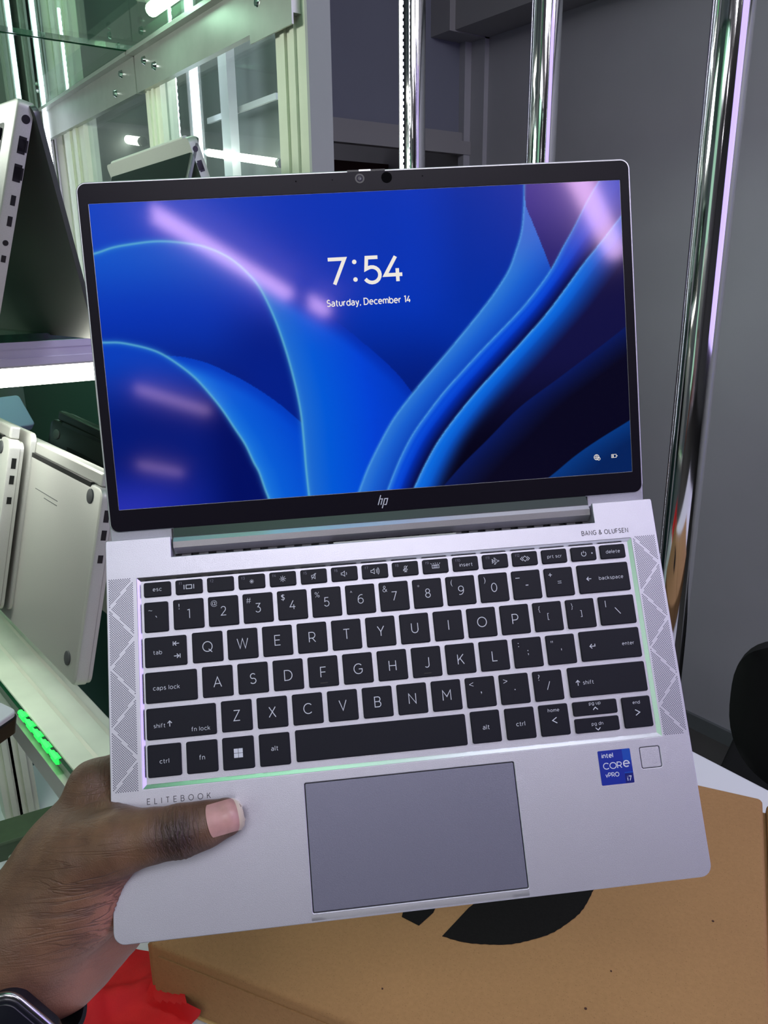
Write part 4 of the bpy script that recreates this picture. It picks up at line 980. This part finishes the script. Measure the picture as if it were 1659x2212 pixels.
def vof(X, P):
    o = np.argsort(P[:, 0]); return np.interp(X, P[o, 0], P[o, 1])
def wallpaper(X, V):
    c = np.zeros(X.shape+(3,)); one = np.ones_like(X)
    top = mix(C2(16, 66, 190)*one[..., None], C2(0, 50, 178)*one[..., None], sm(X, -120, -30))
    top = mix(top, C2(10, 62, 205)*one[..., None], sm(X, 10, 90)*sm(V, 90, 150))
    c = mix(top, C2(0, 26, 120)*one[..., None], sm(-V, -125, -72)*.9)
    c = mix(c, C2(0, 44, 160)*one[..., None], sm(X, 20, 60)*sm(V, 80, 120))
    # petal right of c1, under c2
    x1 = xof(V, CV['c1'][len(CV['c1'])//3:]); in1 = (V < vof(X, CV['c1'])) & (X < -41.2) & ((X < x1) | (V > 150))
    V2 = vof(X, np.vstack([[(-70, 150), (-52, 137)], CV['c2']])); pet = (~in1) & (V < V2) & (X > -64)
    d1 = X-x1
    pc = mix(C2(34, 108, 206)*one[..., None], C2(0, 88, 214)*one[..., None], d1/14)
    pc = mix(pc, C2(0, 66, 212)*one[..., None], (d1-14)/26); pc = mix(pc, C2(0, 46, 170)*one[..., None], (d1-38)/40)
    pc = mix(pc, C2(8, 60, 205)*one[..., None], sm(-V, -70, -25)*sm(X, -15, 15))
    pc = mix(pc, C2(0, 42, 168)*one[..., None], (1-sm(V2-V, 0, 12))*.75)
    c = np.where(pet[..., None], pc, c)
    # inside c1
    ic_ = mix(C2(0, 24, 112)*one[..., None], C2(4, 52, 178)*one[..., None], sm(V, 70, 128)); ic_ = mix(ic_, C2(18, 84, 200)*one[..., None], sm(V, 118, 160))
    ic_ = mix(ic_, C2(0, 30, 135)*one[..., None], sm(X, -95, -60)*(1-sm(V, 95, 135)))
    c = np.where(in1[..., None], ic_, c)
    x3 = xof(V, CV['c3'][len(CV['c3'])//3:]); in3 = in1 & (V < vof(X, CV['c3'])) & (X < x3)
    V4 = vof(X, CV['c4']); p3 = in1 & ~in3 & (V < V4) & (X > -114)
    d3 = X-x3; c3_ = mix(C2(28, 118, 220)*one[..., None], C2(6, 92, 214)*one[..., None], d3/10); c3_ = mix(c3_, C2(0, 70, 205)*one[..., None], (d3-10)/22)
    c3_ = mix(c3_, C2(0, 60, 190)*one[..., None], 1-sm(V4-V, 0, 10)); c = np.where(p3[..., None], c3_, c)
    l3 = mix(C2(0, 24, 118)*one[..., None], C2(6, 62, 186)*one[..., None], sm(V, 60, 105)); l3 = mix(l3, C2(0, 14, 96)*one[..., None], sm(X, -105, -80)*(1-sm(V, 55, 90)))
    l3 = mix(l3, C2(36, 46, 170)*one[..., None], (1-sm(V, 16, 46))*(1-sm(X, -140, -80))); c = np.where(in3[..., None], l3, c)
    for k_, s_ in (('c1', .62), ('c3', .60)):
        d = pdist(X, V, CV[k_]); c = mix(c, C2(112, 190, 205)*one[..., None], .85*np.exp(-(d/s_)**2)); c = mix(c, C2(60, 150, 215)*one[..., None], .35*np.exp(-(d/2.0)**2))
    # right-hand petals
    x5 = xof(V, CV['c5']); x6 = xof(V, CV['c6']); x7 = xof(V, CV['c7']); x8 = xof(V, CV['c8']); x9 = xof(V, CV['c9'])
    d5 = X-x5; t5 = d5/np.maximum(4, x6-x5)
    a = mix(C2(48, 122, 214)*one[..., None], C2(24, 96, 208)*one[..., None], t5*2.2); a = mix(a, C2(14, 74, 190)*one[..., None], (t5-.45)*2.2)
    a = mix(a, C2(70, 105, 205)*one[..., None], sm(V, 128, 165)*.8)
    c = np.where((d5 > 0)[..., None], a, c)
    fx = xof(V, CV['fold']); fold = (V > 135.2) & (X > fx)
    c = np.where((fold & (d5 > 0))[..., None], mix(C2(40, 34, 112)*one[..., None], C2(66, 52, 140)*one[..., None], sm(V, 140, 182)), c)
    d6 = X-x6; t6 = d6/np.maximum(4, x7-x6)
    b = mix(C2(52, 128, 224)*one[..., None], C2(6, 74, 214)*one[..., None], d6/3.5); b = mix(b, C2(0, 52, 190)*one[..., None], (t6-.3)/.25); b = mix(b, C2(4, 14, 78)*one[..., None], (t6-.45)/.45)
    b = mix(b, C2(62, 74, 180)*one[..., None], sm(V, 125, 175)*.75)
    c = np.where((d6 > 0)[..., None], b, c)
    d7 = X-x7; e = mix(C2(50, 132, 226)*one[..., None], C2(10, 104, 220)*one[..., None], d7/3.0); e = mix(e, C2(6, 80, 190)*one[..., None], (d7-4)/6); e = mix(e, C2(16, 16, 64)*one[..., None], (d7-8)/16)
    e = mix(e, C2(4, 3, 24)*one[..., None], sm(-V, -90, -35)*sm(d7, 9, 22)); e = mix(e, C2(60, 70, 150)*one[..., None], sm(V, 120, 175)*.5)
    c = np.where((d7 > 0)[..., None], e, c)
    d8 = X-x8; g = mix(C2(8, 26, 92)*one[..., None], C2(7, 6, 30)*one[..., None], d8/26); c = np.where((d8 > 0)[..., None], mix(c, g, d8*.9), c)
    d9 = X-x9; g = mix(C2(6, 56, 128)*one[..., None], C2(4, 34, 90)*one[..., None], d9/24); c = np.where((d9 > 0)[..., None], mix(c, g, d9*.9), c)
    for k_, s_, f_ in (('c5', .8, .55), ('c6', .6, .45), ('c7', .6, .5)):
        d = pdist(X, V, CV[k_]); c = mix(c, C2(92, 170, 226)*one[..., None], f_*np.exp(-(d/s_)**2))
    return c
nx, nv = 620, 349
gx, gv = np.meshgrid(np.linspace(-147.1, 147.1, nx), np.linspace(17.1, 182.6, nv), indexing='ij')
rgb = wallpaper(gx, gv)/255.0; linc = np.where(rgb <= .04045, rgb/12.92, ((rgb+.055)/1.055)**2.4)
Pt = np.array([1, 0, 0])*gx[..., None]+UV*gv[..., None]+NV*(N0+.30); Pt = Pt.reshape(-1, 3)*.001
I = (np.arange(nx-1)[:, None]*nv+np.arange(nv-1)[None, :]).ravel(); F4 = np.stack([I, I+nv, I+nv+1, I+1], 1)
me = bpy.data.meshes.new('screen'); me.vertices.add(len(Pt)); me.vertices.foreach_set('co', Pt.ravel())
me.loops.add(F4.size); me.loops.foreach_set('vertex_index', F4.ravel().astype(np.int32))
me.polygons.add(len(F4)); me.polygons.foreach_set('loop_start', np.arange(0, F4.size, 4, dtype=np.int32)); me.update(calc_edges=True)
ca = me.color_attributes.new('picture', 'FLOAT_COLOR', 'POINT'); ca.data.foreach_set('color', np.c_[linc.reshape(-1, 3), np.ones(nx*nv)].astype(np.float32).ravel())
ms = mat('screen_panel', (3, 3, 5), .07, spec=.5); ms.node_tree.nodes['Principled BSDF'].inputs['Specular Tint'].default_value = (1.0, .62, .95, 1); nt = ms.node_tree; an = nt.nodes.new('ShaderNodeVertexColor'); an.layer_name = 'picture'
bs = nt.nodes['Principled BSDF']; nt.links.new(an.outputs[0], bs.inputs['Emission Color']); bs.inputs['Emission Strength'].default_value = 1.0
sc_ = link('screen', me, ms, lt, label='lit screen with blue petal wallpaper')
lum = mat('screen_white', (40, 40, 40), .5, emit=(236, 230, 220), estr=.95)
def S(name, mb): return mb.xf(lambda p: scr(p[0], p[1], .34)).build(name, lum, sc_, mm=True)
# clock: own stroked numerals, rounded like the photo's
clk = MB()
for body, cx_, cv_, h_, th in (('7', -16.6, 140.1, 15.6, .010), ('5', 3.1, 140.1, 15.6, .010), ('4', 14.9, 140.1, 15.6, .010)):
    t_ = mono(body, cx_, cv_, 0, cap=h_-1.9, wt=.145, sx=1.16 if body == '7' else 1.08); clk.add(t_.v, t_.f)
for v_ in (145.0, 135.4): clk.add([(-6.6+1.25*math.cos(a_), v_+1.25*math.sin(a_), 0) for a_ in np.linspace(0, 2*math.pi, 17)[:-1]], [tuple(range(16))])
S('clock_digits', clk)
S('date_text', mono('Saturday, December 14', 0, 123.2, 0, w=47.2, wt=.16, gap=.13, sx=.84))
gl = MB().stroke(arc(126.2, 26.9, 1.5, 0, 345, 20), .3, 0, True).stroke([(124.7, 26.9), (127.7, 26.9)], .22, 0).stroke([(126.2, 25.4), (126.2, 28.4)], .22, 0).stroke([(126.2+.7*math.cos(t_), 26.9+1.5*math.sin(t_)) for t_ in np.linspace(0, 6.0, 16)], .2, 0, True).stroke(arc(127.5, 25.9, .8, 0, 340, 10), .3, 0, True)
S('network_icon', gl)
S('battery_icon', MB().stroke([(135.2, 26.0), (138.0, 26.0), (138.0, 27.8), (135.2, 27.8)], .28, 0, True).stroke([(138.5, 26.6), (138.5, 27.2)], .4, 0).stroke([(135.7, 26.9), (136.4, 26.9)], 1.2, 0))
# camera, shutter, microphones
def disc(x, v, r, z, n=24): return MB().cyl((x, v, z-.1), (x, v, z), r, n=n).xf(lidxf)
cm = LP('camera', disc(-.3, 189.6, 2.6, .82), mat('camera_ring', (16, 15, 20), .25)); LP('lens', disc(-.3, 189.6, 1.75, .86), mat('camera_glass', (40, 36, 54), .1), cm); LP('pupil', disc(-.3, 189.6, 1.1, .90), 'black', cm); LP('pupil', disc(.1, 189.4, .45, .93), 'legend_dim', cm)  # the last, paler disc paints a glint on the lens
LP('infrared_window', disc(14.6, 189.5, 3.0, .82), 'matte_black')
for x, r in ((-35.4, .4), (-15.4, .35), (34.6, .4)): LP('microphone', disc(x, 189.5, r, .80, 10), 'matte_black')
LP('shutter_slot', MB().box((-7, 193.4, .2), (14, 194.35, .45)).xf(lidxf), 'black'); LP('shutter_slider', MB().box((-.5, 193.5, .2), (6, 194.4, .6)).xf(lidxf), 'silver_lit')
# maker's mark: four slanted strokes, two of them joined
def sl(x, y): return (x+(y)*.33, 10.8+y)
mk = MB().stroke([sl(-2.3, -1.9), sl(-2.3, 3.6)], .55, 0).stroke([sl(-2.3, 1.45), sl(-.75, 1.45), sl(-.75, -1.9)], .5, 0).stroke([sl(.55, -3.9), sl(.55, 1.45), sl(2.3, 1.45), sl(2.3, -1.9), sl(1.2, -1.9)], .5, 0)
mk.v = [(a, b, .80) for a, b, c in mk.v]; LP('maker_mark', mk.xf(lidxf), 'legend')

# ---- hinge barrel in the notch, vent with fins behind it
def bar3(prof, x0, x1):
    n = len(prof); V = [(x0, y, z) for y, z in prof]+[(x1, y, z) for y, z in prof]
    return MB().add(V, [(i, (i+1) % n, n+(i+1) % n, n+i) for i in range(n)]+[tuple(reversed(range(n))), tuple(range(n, 2*n))])
LP('hinge_bar', bar3([(5.0, -9.0), (3.4, -6.6), (1.1, -4.5), (-1.5, -2.6), (-4.8, -3.3), (-7.4, -8.8), (-6.6, -13), (3, -14)], -118.2, 118.2), 'hinge')
LP('hinge_filler', bar3([(9.0, -9.5), (8.0, -7.4), (1.6, -4.75), (1.2, -7), (1.2, -14), (9, -13)], -118.4, 118.4), mat('dark_satin', (70, 78, 76), .35, .5))
LP('vent_floor', MB().box((-118.6, -10.3, -13.2), (118.6, 0, -13)), 'black')
mb = MB(); x = -115.0
while x < 116: mb.box((x, -10.2, -12.6), (x+5.2, -6.2, -9.9)); x += 9.6
LP('vent_fins', mb, mat('vent_grey', (66, 64, 68), .5), kind='stuff')
LP('vent_plate', MB().box((-30, -9.6, -6.8), (40, -8.4, -6.2)), 'lidback')

# ============================================================ THE HAND (signed distance body, mm in the laptop frame)
def pt(px, py, z): return lap(px, py, z)
def rc(P, a, b, r0, r1):          # round cone distance
    a = np.array(a); b = np.array(b); d = b-a; t = np.clip(((P[..., 0]-a[0])*d[0]+(P[..., 1]-a[1])*d[1]+(P[..., 2]-a[2])*d[2])/(d@d), 0, 1)
    return np.sqrt((P[..., 0]-a[0]-t*d[0])**2+(P[..., 1]-a[1]-t*d[1])**2+(P[..., 2]-a[2]-t*d[2])**2)-(r0+(r1-r0)*t)
def smin(a, b, k):
    h = np.clip(.5+.5*(b-a)/k, 0, 1); return b*(1-h)+a*h-k*h*(1-h)
def chain(P, pts, k=3):
    d = None
    for (p0, r0), (p1, r1) in zip(pts[:-1], pts[1:]):
        q = rc(P, p0, p1, r0, r1); d = q if d is None else smin(d, q, k)
    return d
H = lambda px, py, z, r: (pt(px, py, z), r)
ARM = [H(-520, 2560, -60, 41), H(-180, 2240, -34, 33), H(35, 2050, -22, 28), H(120, 1940, -20, 25)]
META = [H(35, 2040, -20, 27), H(150, 1858, -20, 24), H(213, 1702, -19, 13.5)]
THEN = [H(95, 1985, -16, 27), H(190, 1850, -3, 20), H(262, 1818, 7.5, 14.5)]
THUMB = [H(250, 1822, 6, 15), H(325, 1806, 11, 12.6), H(392, 1795, 12, 12.4), H(440, 1782, 11, 10.7), H(486, 1766, 9.6, 9.5)]
PALM1 = [H(110, 1990, -18, 24), H(178, 1945, -12, 21.0), H(232, 1860, -5, 12)]
HEEL = [H(10, 2140, -34, 24), H(125, 2072, -38, 25), H(205, 2010, -42, 22), H(262, 1990, -42, 14)]
PLATE = [H(150, 2010, -40, 22), H(250, 1860, -46, 15), H(235, 1740, -38, 14)]
PLATE2 = [H(150, 1860, -26, 20), H(225, 1740, -34, 14)]
INDEX = [H(205, 1700, -19, 13.5), H(262, 1668, -30, 10.5), H(345, 1645, -29, 9.2), H(430, 1650, -26.5, 8.4), H(480, 1656, -25.0, 7.4)]
MID = [H(228, 1730, -36, 12.5), H(335, 1712, -42, 9.6), H(470, 1708, -29, 8.8), H(560, 1716, -25.0, 7.6)]
RING = [H(238, 1790, -44, 12.5), H(345, 1783, -48, 9.2), H(470, 1783, -31, 8.2), H(545, 1792, -24.5, 7.2)]
PINK = [H(245, 1850, -48, 12), H(335, 1852, -48, 8.2), H(425, 1862, -31, 7.2), H(485, 1872, -24.0, 6.4)]
def web(P):   # skin web between thumb and index, left of the laptop edge
    return rc(P, pt(225, 1735, -14), pt(262, 1795, 1), 9.5, 10.0)
TB = np.array(THUMB[2][0]); TD = np.array(THUMB[4][0])-TB; TDn = TD/np.linalg.norm(TD)
def sdf(P, clip=True):
    body = chain(P, META, 10); body = smin(body, chain(P, ARM, 12), 12); body = smin(body, chain(P, THEN, 8), 12)
    body = smin(body, chain(P, PALM1, 8), 10); body = smin(body, chain(P, HEEL, 10), 12); body = smin(body, chain(P, PLATE, 8), 14); body = smin(body, chain(P, PLATE2, 8), 12)
    body = smin(body, web(P), 9)
    th = chain(P, THUMB, 4); body = smin(body, th, 6)
    # knuckle folds and a flattened nail bed on the thumb
    s = (P[..., 0]-TB[0])*TDn[0]+(P[..., 1]-TB[1])*TDn[1]
    side = np.clip((P[..., 2]-9)/8, 0, 1)
    for s0, dp, wd in ((-3.6, .55, .8), (-1.2, .8, .8), (1.2, .6, .7), (3.6, .45, .7), (-6.2, .35, .8)):
        body = body+dp*np.exp(-((s-s0-.15*np.sin(P[..., 1]*.9))/wd)**2)*side*(np.abs(th) < 3.5)
    f = chain(P, INDEX, 3)
    for c in (MID, RING, PINK): f = smin(f, chain(P, c, 3), 1.2)
    d = smin(body, f, 7)
    # tendon / thenar folds near the wrist, palm side
    u = (P[..., 0]*.34+P[..., 1]*.94)
    box = np.maximum(np.maximum(-154.2-P[..., 0], P[..., 2]-.05), -16.7-P[..., 2])
    if clip: d = np.maximum(d, -box)
    return d
def surface_nets(fn, lo, hi, h):
    n = [int((hi[i]-lo[i])/h)+1 for i in range(3)]
    ax = [lo[i]+h*np.arange(n[i]) for i in range(3)]
    Fv = np.empty(n, np.float32)
    G2 = np.stack(np.meshgrid(ax[1], ax[2], indexing='ij'), -1)
    step = 24
    for i in range(0, n[0], step):
        xs = ax[0][i:i+step]; P = np.empty((len(xs), n[1], n[2], 3), np.float32); P[..., 0] = xs[:, None, None]; P[..., 1:] = G2[None]
        Fv[i:i+step] = fn(P)
    s = Fv < 0; c = np.zeros([k-1 for k in n], np.int8)
    for dx in (0, 1):
        for dy in (0, 1):
            for dz in (0, 1): c += s[dx:n[0]-1+dx, dy:n[1]-1+dy, dz:n[2]-1+dz]
    act = (c > 0) & (c < 8); idx = -np.ones(act.shape, np.int64); I = np.argwhere(act); idx[act] = np.arange(len(I))
    acc = np.zeros((len(I), 3)); cnt = np.zeros(len(I)); cor = [(a, b, c_) for a in (0, 1) for b in (0, 1) for c_ in (0, 1)]
    val = {k: Fv[I[:, 0]+k[0], I[:, 1]+k[1], I[:, 2]+k[2]] for k in cor}
    for a in cor:
        for axis in range(3):
            if a[axis]: continue
            b = list(a); b[axis] = 1; b = tuple(b); va, vb = val[a], val[b]; m = (va < 0) != (vb < 0)
            t = np.where(m, va/(va-vb+1e-12), 0); p = np.array(a, float)[None]+np.zeros((len(I), 1)); p[:, axis] += t
            acc[m] += p[m]; cnt[m] += 1
    V = np.array(lo)+h*(I+acc/cnt[:, None]); Q = []
    for axis in range(3):
        o1, o2 = [(1, 2), (2, 0), (0, 1)][axis]
        sl0 = [slice(None)]*3; sl1 = [slice(None)]*3; sl0[axis] = slice(0, -1); sl1[axis] = slice(1, None)
        a, b = s[tuple(sl0)], s[tuple(sl1)]; E_ = np.argwhere(a != b)
        E_ = E_[(E_[:, o1] > 0) & (E_[:, o2] > 0) & (E_[:, o1] < n[o1]-1) & (E_[:, o2] < n[o2]-1)]
        inside = a[tuple(E_.T)]
        def cell(d1, d2):
            q = E_.copy(); q[:, o1] -= d1; q[:, o2] -= d2; return idx[tuple(q.T)]
        q = np.stack([cell(1, 1), cell(0, 1), cell(0, 0), cell(1, 0)], 1)
        q[~inside] = q[~inside][:, ::-1]; Q.append(q)
    return V, np.concatenate(Q)
lo = np.array([-330.0, -345.0, -92.0]); hi = np.array([-55.0, -98.0, 30.0])
V, Q = surface_nets(sdf, lo, hi, 1.0)
# light smoothing, then project back on the distance field so folds stay crisp
gr = np.zeros_like(V); e = .4
for k in range(3):
    dlt_ = np.zeros(3); dlt_[k] = e; gr[:, k] = (sdf((V+dlt_)[:, None, None, :])-sdf((V-dlt_)[:, None, None, :]))[:, 0, 0]
f0 = sdf(V[:, None, None, :])[:, 0, 0]; gn = gr/(2*e); V = V-gn*(f0/np.maximum((gn**2).sum(1), .25))[:, None]
NRM = gn/np.maximum(1e-6, np.linalg.norm(gn, axis=1))[:, None]
me = bpy.data.meshes.new('person'); me.from_pydata((V*.001).tolist(), [], Q.tolist()); me.validate(); me.update()
# skin tone regions that belong to the skin itself: palm side, knuckle, web
def gau(p, c, r): return np.exp(-((p-np.array(c))**2).sum(1)/(r*r))
palm = np.clip(gau(V, pt(275, 2045, -40), 34)*1.5+gau(V, pt(215, 2075, -45), 30)*1.2+.8*gau(V, pt(282, 1925, 0), 15)+.9*gau(V, pt(262, 1985, -2), 15)+.7*gau(V, pt(243, 1728, -10), 7)+1.0*gau(V, pt(486, 1815, 3), 8)+.8*gau(V, pt(520, 1775, 4), 6)+np.clip((-V[:, 2]-44)/14, 0, 1)*.7, 0, 1)
knk = np.clip(1.1*gau(V, TB+np.array([0, 0, 10]), 12)+.5*gau(V, pt(225, 1700, -8), 15), 0, 1)
sx_ = pt(300, 1890, 5); fold = np.clip(gau(V, pt(215, 1940, 8), 26)*1.1+.2*gau(V, pt(120, 2060, 0), 34)+.6*gau(V, pt(205, 1705, 0), 16), 0, 1)
for nm, arr in (('palm', palm), ('knuckle', knk), ('folds', fold)):
    a_ = me.attributes.new(nm, 'FLOAT', 'POINT'); a_.data.foreach_set('value', arr.astype(np.float32))
skin = bpy.data.materials.new('skin'); skin.use_nodes = True; nt = skin.node_tree; b = nt.nodes['Principled BSDF']
def N(t, **k):
    n = nt.nodes.new(t)
    for a_, v_ in k.items(): setattr(n, a_, v_)
    return n
def Lk(a_, b_): nt.links.new(a_, b_)
tc = N('ShaderNodeTexCoord')
def attr(nm): n = N('ShaderNodeAttribute'); n.attribute_name = nm; return n.outputs['Fac']
def mixc(fac, c1, c2):
    n = N('ShaderNodeMix'); n.data_type = 'RGBA'
    if isinstance(fac, float): n.inputs[0].default_value = fac
    else: Lk(fac, n.inputs[0])
    for k, c in ((6, c1), (7, c2)):
        if isinstance(c, tuple): n.inputs[k].default_value = (*lin(c), 1)
        else: Lk(c, n.inputs[k])
    return n.outputs[2]
def mth(op, a_, b_=None):
    n = N('ShaderNodeMath'); n.operation = op
    for k, v_ in ((0, a_), (1, b_)):
        if v_ is None: continue
        if isinstance(v_, (int, float)): n.inputs[k].default_value = v_
        else: Lk(v_, n.inputs[k])
    return n.outputs[0]
nz = N('ShaderNodeTexNoise'); nz.inputs['Scale'].default_value = 60; nz.inputs['Detail'].default_value = 5; Lk(tc.outputs['Object'], nz.inputs['Vector'])
mr = N('ShaderNodeMapRange'); mr.inputs['From Min'].default_value = .35; mr.inputs['From Max'].default_value = .65; Lk(nz.outputs['Fac'], mr.inputs['Value'])
c = mixc(mr.outputs[0], (94, 66, 50), (118, 86, 64)); c = mixc(attr('knuckle'), c, (58, 40, 36)); c = mixc(attr('palm'), c, (150, 100, 80))
# long curved folds + fine skin grain
mp = N('ShaderNodeMapping'); mp.inputs['Rotation'].default_value = (0, 0, math.radians(8)); mp.inputs['Scale'].default_value = (26, 210, 60); Lk(tc.outputs['Object'], mp.inputs['Vector'])
n1 = N('ShaderNodeTexNoise'); n1.inputs['Scale'].default_value = 1.0; n1.inputs['Detail'].default_value = 3; n1.inputs['Distortion'].default_value = .8; Lk(mp.outputs[0], n1.inputs['Vector'])
rg = mth('SUBTRACT', 1.0, mth('MULTIPLY', mth('ABSOLUTE', mth('SUBTRACT', n1.outputs['Fac'], .5)), 17.0)); rg = mth('MAXIMUM', rg, 0.0)
n2 = N('ShaderNodeTexVoronoi'); n2.feature = 'DISTANCE_TO_EDGE'; n2.inputs['Scale'].default_value = 900; Lk(tc.outputs['Object'], n2.inputs['Vector'])
n3 = N('ShaderNodeTexNoise'); n3.inputs['Scale'].default_value = 420; n3.inputs['Detail'].default_value = 4; Lk(tc.outputs['Object'], n3.inputs['Vector'])
crease = mth('MULTIPLY', rg, attr('folds'))
# cross wrinkles over the thumb knuckle
m2 = N('ShaderNodeMapping'); m2.vector_type = 'POINT'; m2.inputs['Rotation'].default_value = (0, 0, -math.atan2(TDn[1], TDn[0])); Lk(tc.outputs['Object'], m2.inputs['Vector'])
m3 = N('ShaderNodeMapping'); m3.inputs['Scale'].default_value = (430, 95, 60); Lk(m2.outputs[0], m3.inputs['Vector'])
n4 = N('ShaderNodeTexNoise'); n4.inputs['Scale'].default_value = 1.0; n4.inputs['Detail'].default_value = 2; n4.inputs['Distortion'].default_value = .4; Lk(m3.outputs[0], n4.inputs['Vector'])
rk = mth('MAXIMUM', mth('SUBTRACT', 1.0, mth('MULTIPLY', mth('ABSOLUTE', mth('SUBTRACT', n4.outputs['Fac'], .5)), 11.0)), 0.0)
crk = mth('MULTIPLY', rk, attr('knuckle')); crease = mth('MAXIMUM', crease, crk)
hgt = mth('SUBTRACT', mth('ADD', mth('MULTIPLY', n2.outputs['Distance'], .35), mth('MULTIPLY', n3.outputs['Fac'], .5)), mth('MULTIPLY', crease, 1.0))
bp = N('ShaderNodeBump'); bp.inputs['Strength'].default_value = .55; bp.inputs['Distance'].default_value = .0009; Lk(hgt, bp.inputs['Height']); Lk(bp.outputs[0], b.inputs['Normal'])
c = mixc(mth('MULTIPLY', crease, .45), c, (44, 26, 26))
Lk(c, b.inputs['Base Color']); b.inputs['Roughness'].default_value = .50
b.inputs['Subsurface Weight'].default_value = .06; b.inputs['Subsurface Radius'].default_value = (.004, .0015, .0008); b.inputs['Subsurface Scale'].default_value = 1.0
hand = link('person', me, skin, None, 180, label='dark-skinned hand gripping the laptop at its lower left corner, thumb on top', cat='person')
hand.matrix_world = rw
# thumbnail: curved plate laid on the nail bed
def thumbnail():
    ctr = np.array(pt(486, 1762, 0)); c0 = np.array(THUMB[4][0]); ax = TDn.copy(); ax[2] = -.10; ax /= np.linalg.norm(ax)
    up = np.array([-.03, .16, 1.0]); up -= (up@ax)*ax; up /= np.linalg.norm(up); sd = np.cross(up, ax)
    n, m = 22, 18; grids = []
    for lay in (0, 1):
        g = []
        for i in range(n+1):
            for j in range(m+1):
                a_ = i/n; s_ = j/m*2-1
                half = 7.6*(1-.10*(1-a_)); l0 = -8.0+1.9*(1-math.sqrt(max(0, 1-(s_*.94)**2))); l1 = 9.4-3.6*(1-math.sqrt(max(0, 1-(s_*.96)**2)))
                l = l0+(l1-l0)*a_; th_ = s_*1.02
                g.append((l, th_, half))
        grids.append(g)
    L_ = np.array(grids[0]); p = c0+ax*L_[:, :1]+sd*np.sin(L_[:, 1:2])*8.8+up*13
    for _ in range(30): p = p-up*np.maximum(0, sdf(p[:, None, None, :])[:, 0, 0]*.8)[:, None]
    cen = c0+ax*L_[:, :1]; nr = p-cen; nr /= np.linalg.norm(nr, axis=1)[:, None]
    V = list(p+nr*(.42+np.maximum(0, L_[:, :1]-6)*.12))+list(p-nr*.5)
    Fc = []; st = (n+1)*(m+1)
    for i in range(n):
        for j in range(m):
            k = i*(m+1)+j; Fc.append((k, k+1, k+m+2, k+m+1)); Fc.append((st+k, st+k+m+1, st+k+m+2, st+k+1))
    for i in range(n):
        for k0, k1 in ((i*(m+1), (i+1)*(m+1)), ((i+1)*(m+1)+m, i*(m+1)+m)): Fc.append((k0, k1, st+k1, st+k0))
    for j in range(m):
        for k0, k1 in ((j+1, j), (n*(m+1)+j, n*(m+1)+j+1)): Fc.append((k0, k1, st+k1, st+k0))
    mb = MB().add(V, Fc); o = mb.build('thumbnail', ML['nail'], hand, mm=True, smooth=70, label='pale pink thumbnail'); o.data.materials.append(ML['nailtip'])
    for p_ in o.data.polygons:
        k = p_.vertices[0] % st
        if k//(m+1) >= n-3: p_.material_index = 1
thumbnail()

# ============================================================ WRISTWATCH
def watch():
    a = np.array(pt(-70, 2250, -34)); b_ = np.array(pt(35, 2150, -28)); ax = b_-a; ax /= np.linalg.norm(ax)
    C0 = np.array(pt(8, 2250, 4)); N_ = np.array([.10, -.25, 1.0]); N_ -= (N_@ax)*ax; N_ /= np.linalg.norm(N_); S_ = np.cross(ax, N_)
    r = empty('wristwatch', rw, 'dark smartwatch with polished steel rim on the wrist at the lower left corner', 'watch')
    def tx(p): return C0+S_*p[0]+ax*p[1]+N_*p[2]
    W = lambda name, mb, m, par=r, **k: LP(name, mb.xf(tx), m, par, **k)
    W('case', MB().prism(rrect(-19, -22, 19, 22, 9, 8), -5, 4.5, 1.6), 'navy', smooth=60)
    rim = [(x, y, 3.0) for x, y in rrect(-18.6, -21.6, 18.6, 21.6, 8.8, 8)]
    W('steel_rim', MB().path([(x, y, 2.2) for x, y in rrect(-18.8, -21.8, 18.8, 21.8, 8.8, 8)], 1.7, 10, True), 'steel', smooth=60)
    W('glass_face', MB().prism(rrect(-16.5, -19.5, 16.5, 19.5, 7, 8), 4.5, 5.2, .5), 'navy', smooth=60)
    W('crown', MB().cyl((19, 6, 1.0), (21.5, 6, 1.0), 3.2, n=18), 'steel', smooth=40)
    # strap wraps round the wrist
    wc = (a+b_)/2; Rr = 27.5; V = []; Fc = []; n = 60
    cc_ = C0-N_*(Rr+2)
    for i in range(n):
        t = 2*math.pi*i/n
        for dy, dr in ((-11, 0), (-11, 2.2), (11, 2.2), (11, 0)):
            V.append(cc_+(S_*math.sin(t)*1.03+N_*math.cos(t))*(Rr+dr)+ax*dy)
        j = (i+1) % n
        for k in range(4): Fc.append((i*4+k, i*4+(k+1) % 4, j*4+(k+1) % 4, j*4+k))
    LP('strap', MB().add(V, Fc), 'navy', r, smooth=50)
watch()
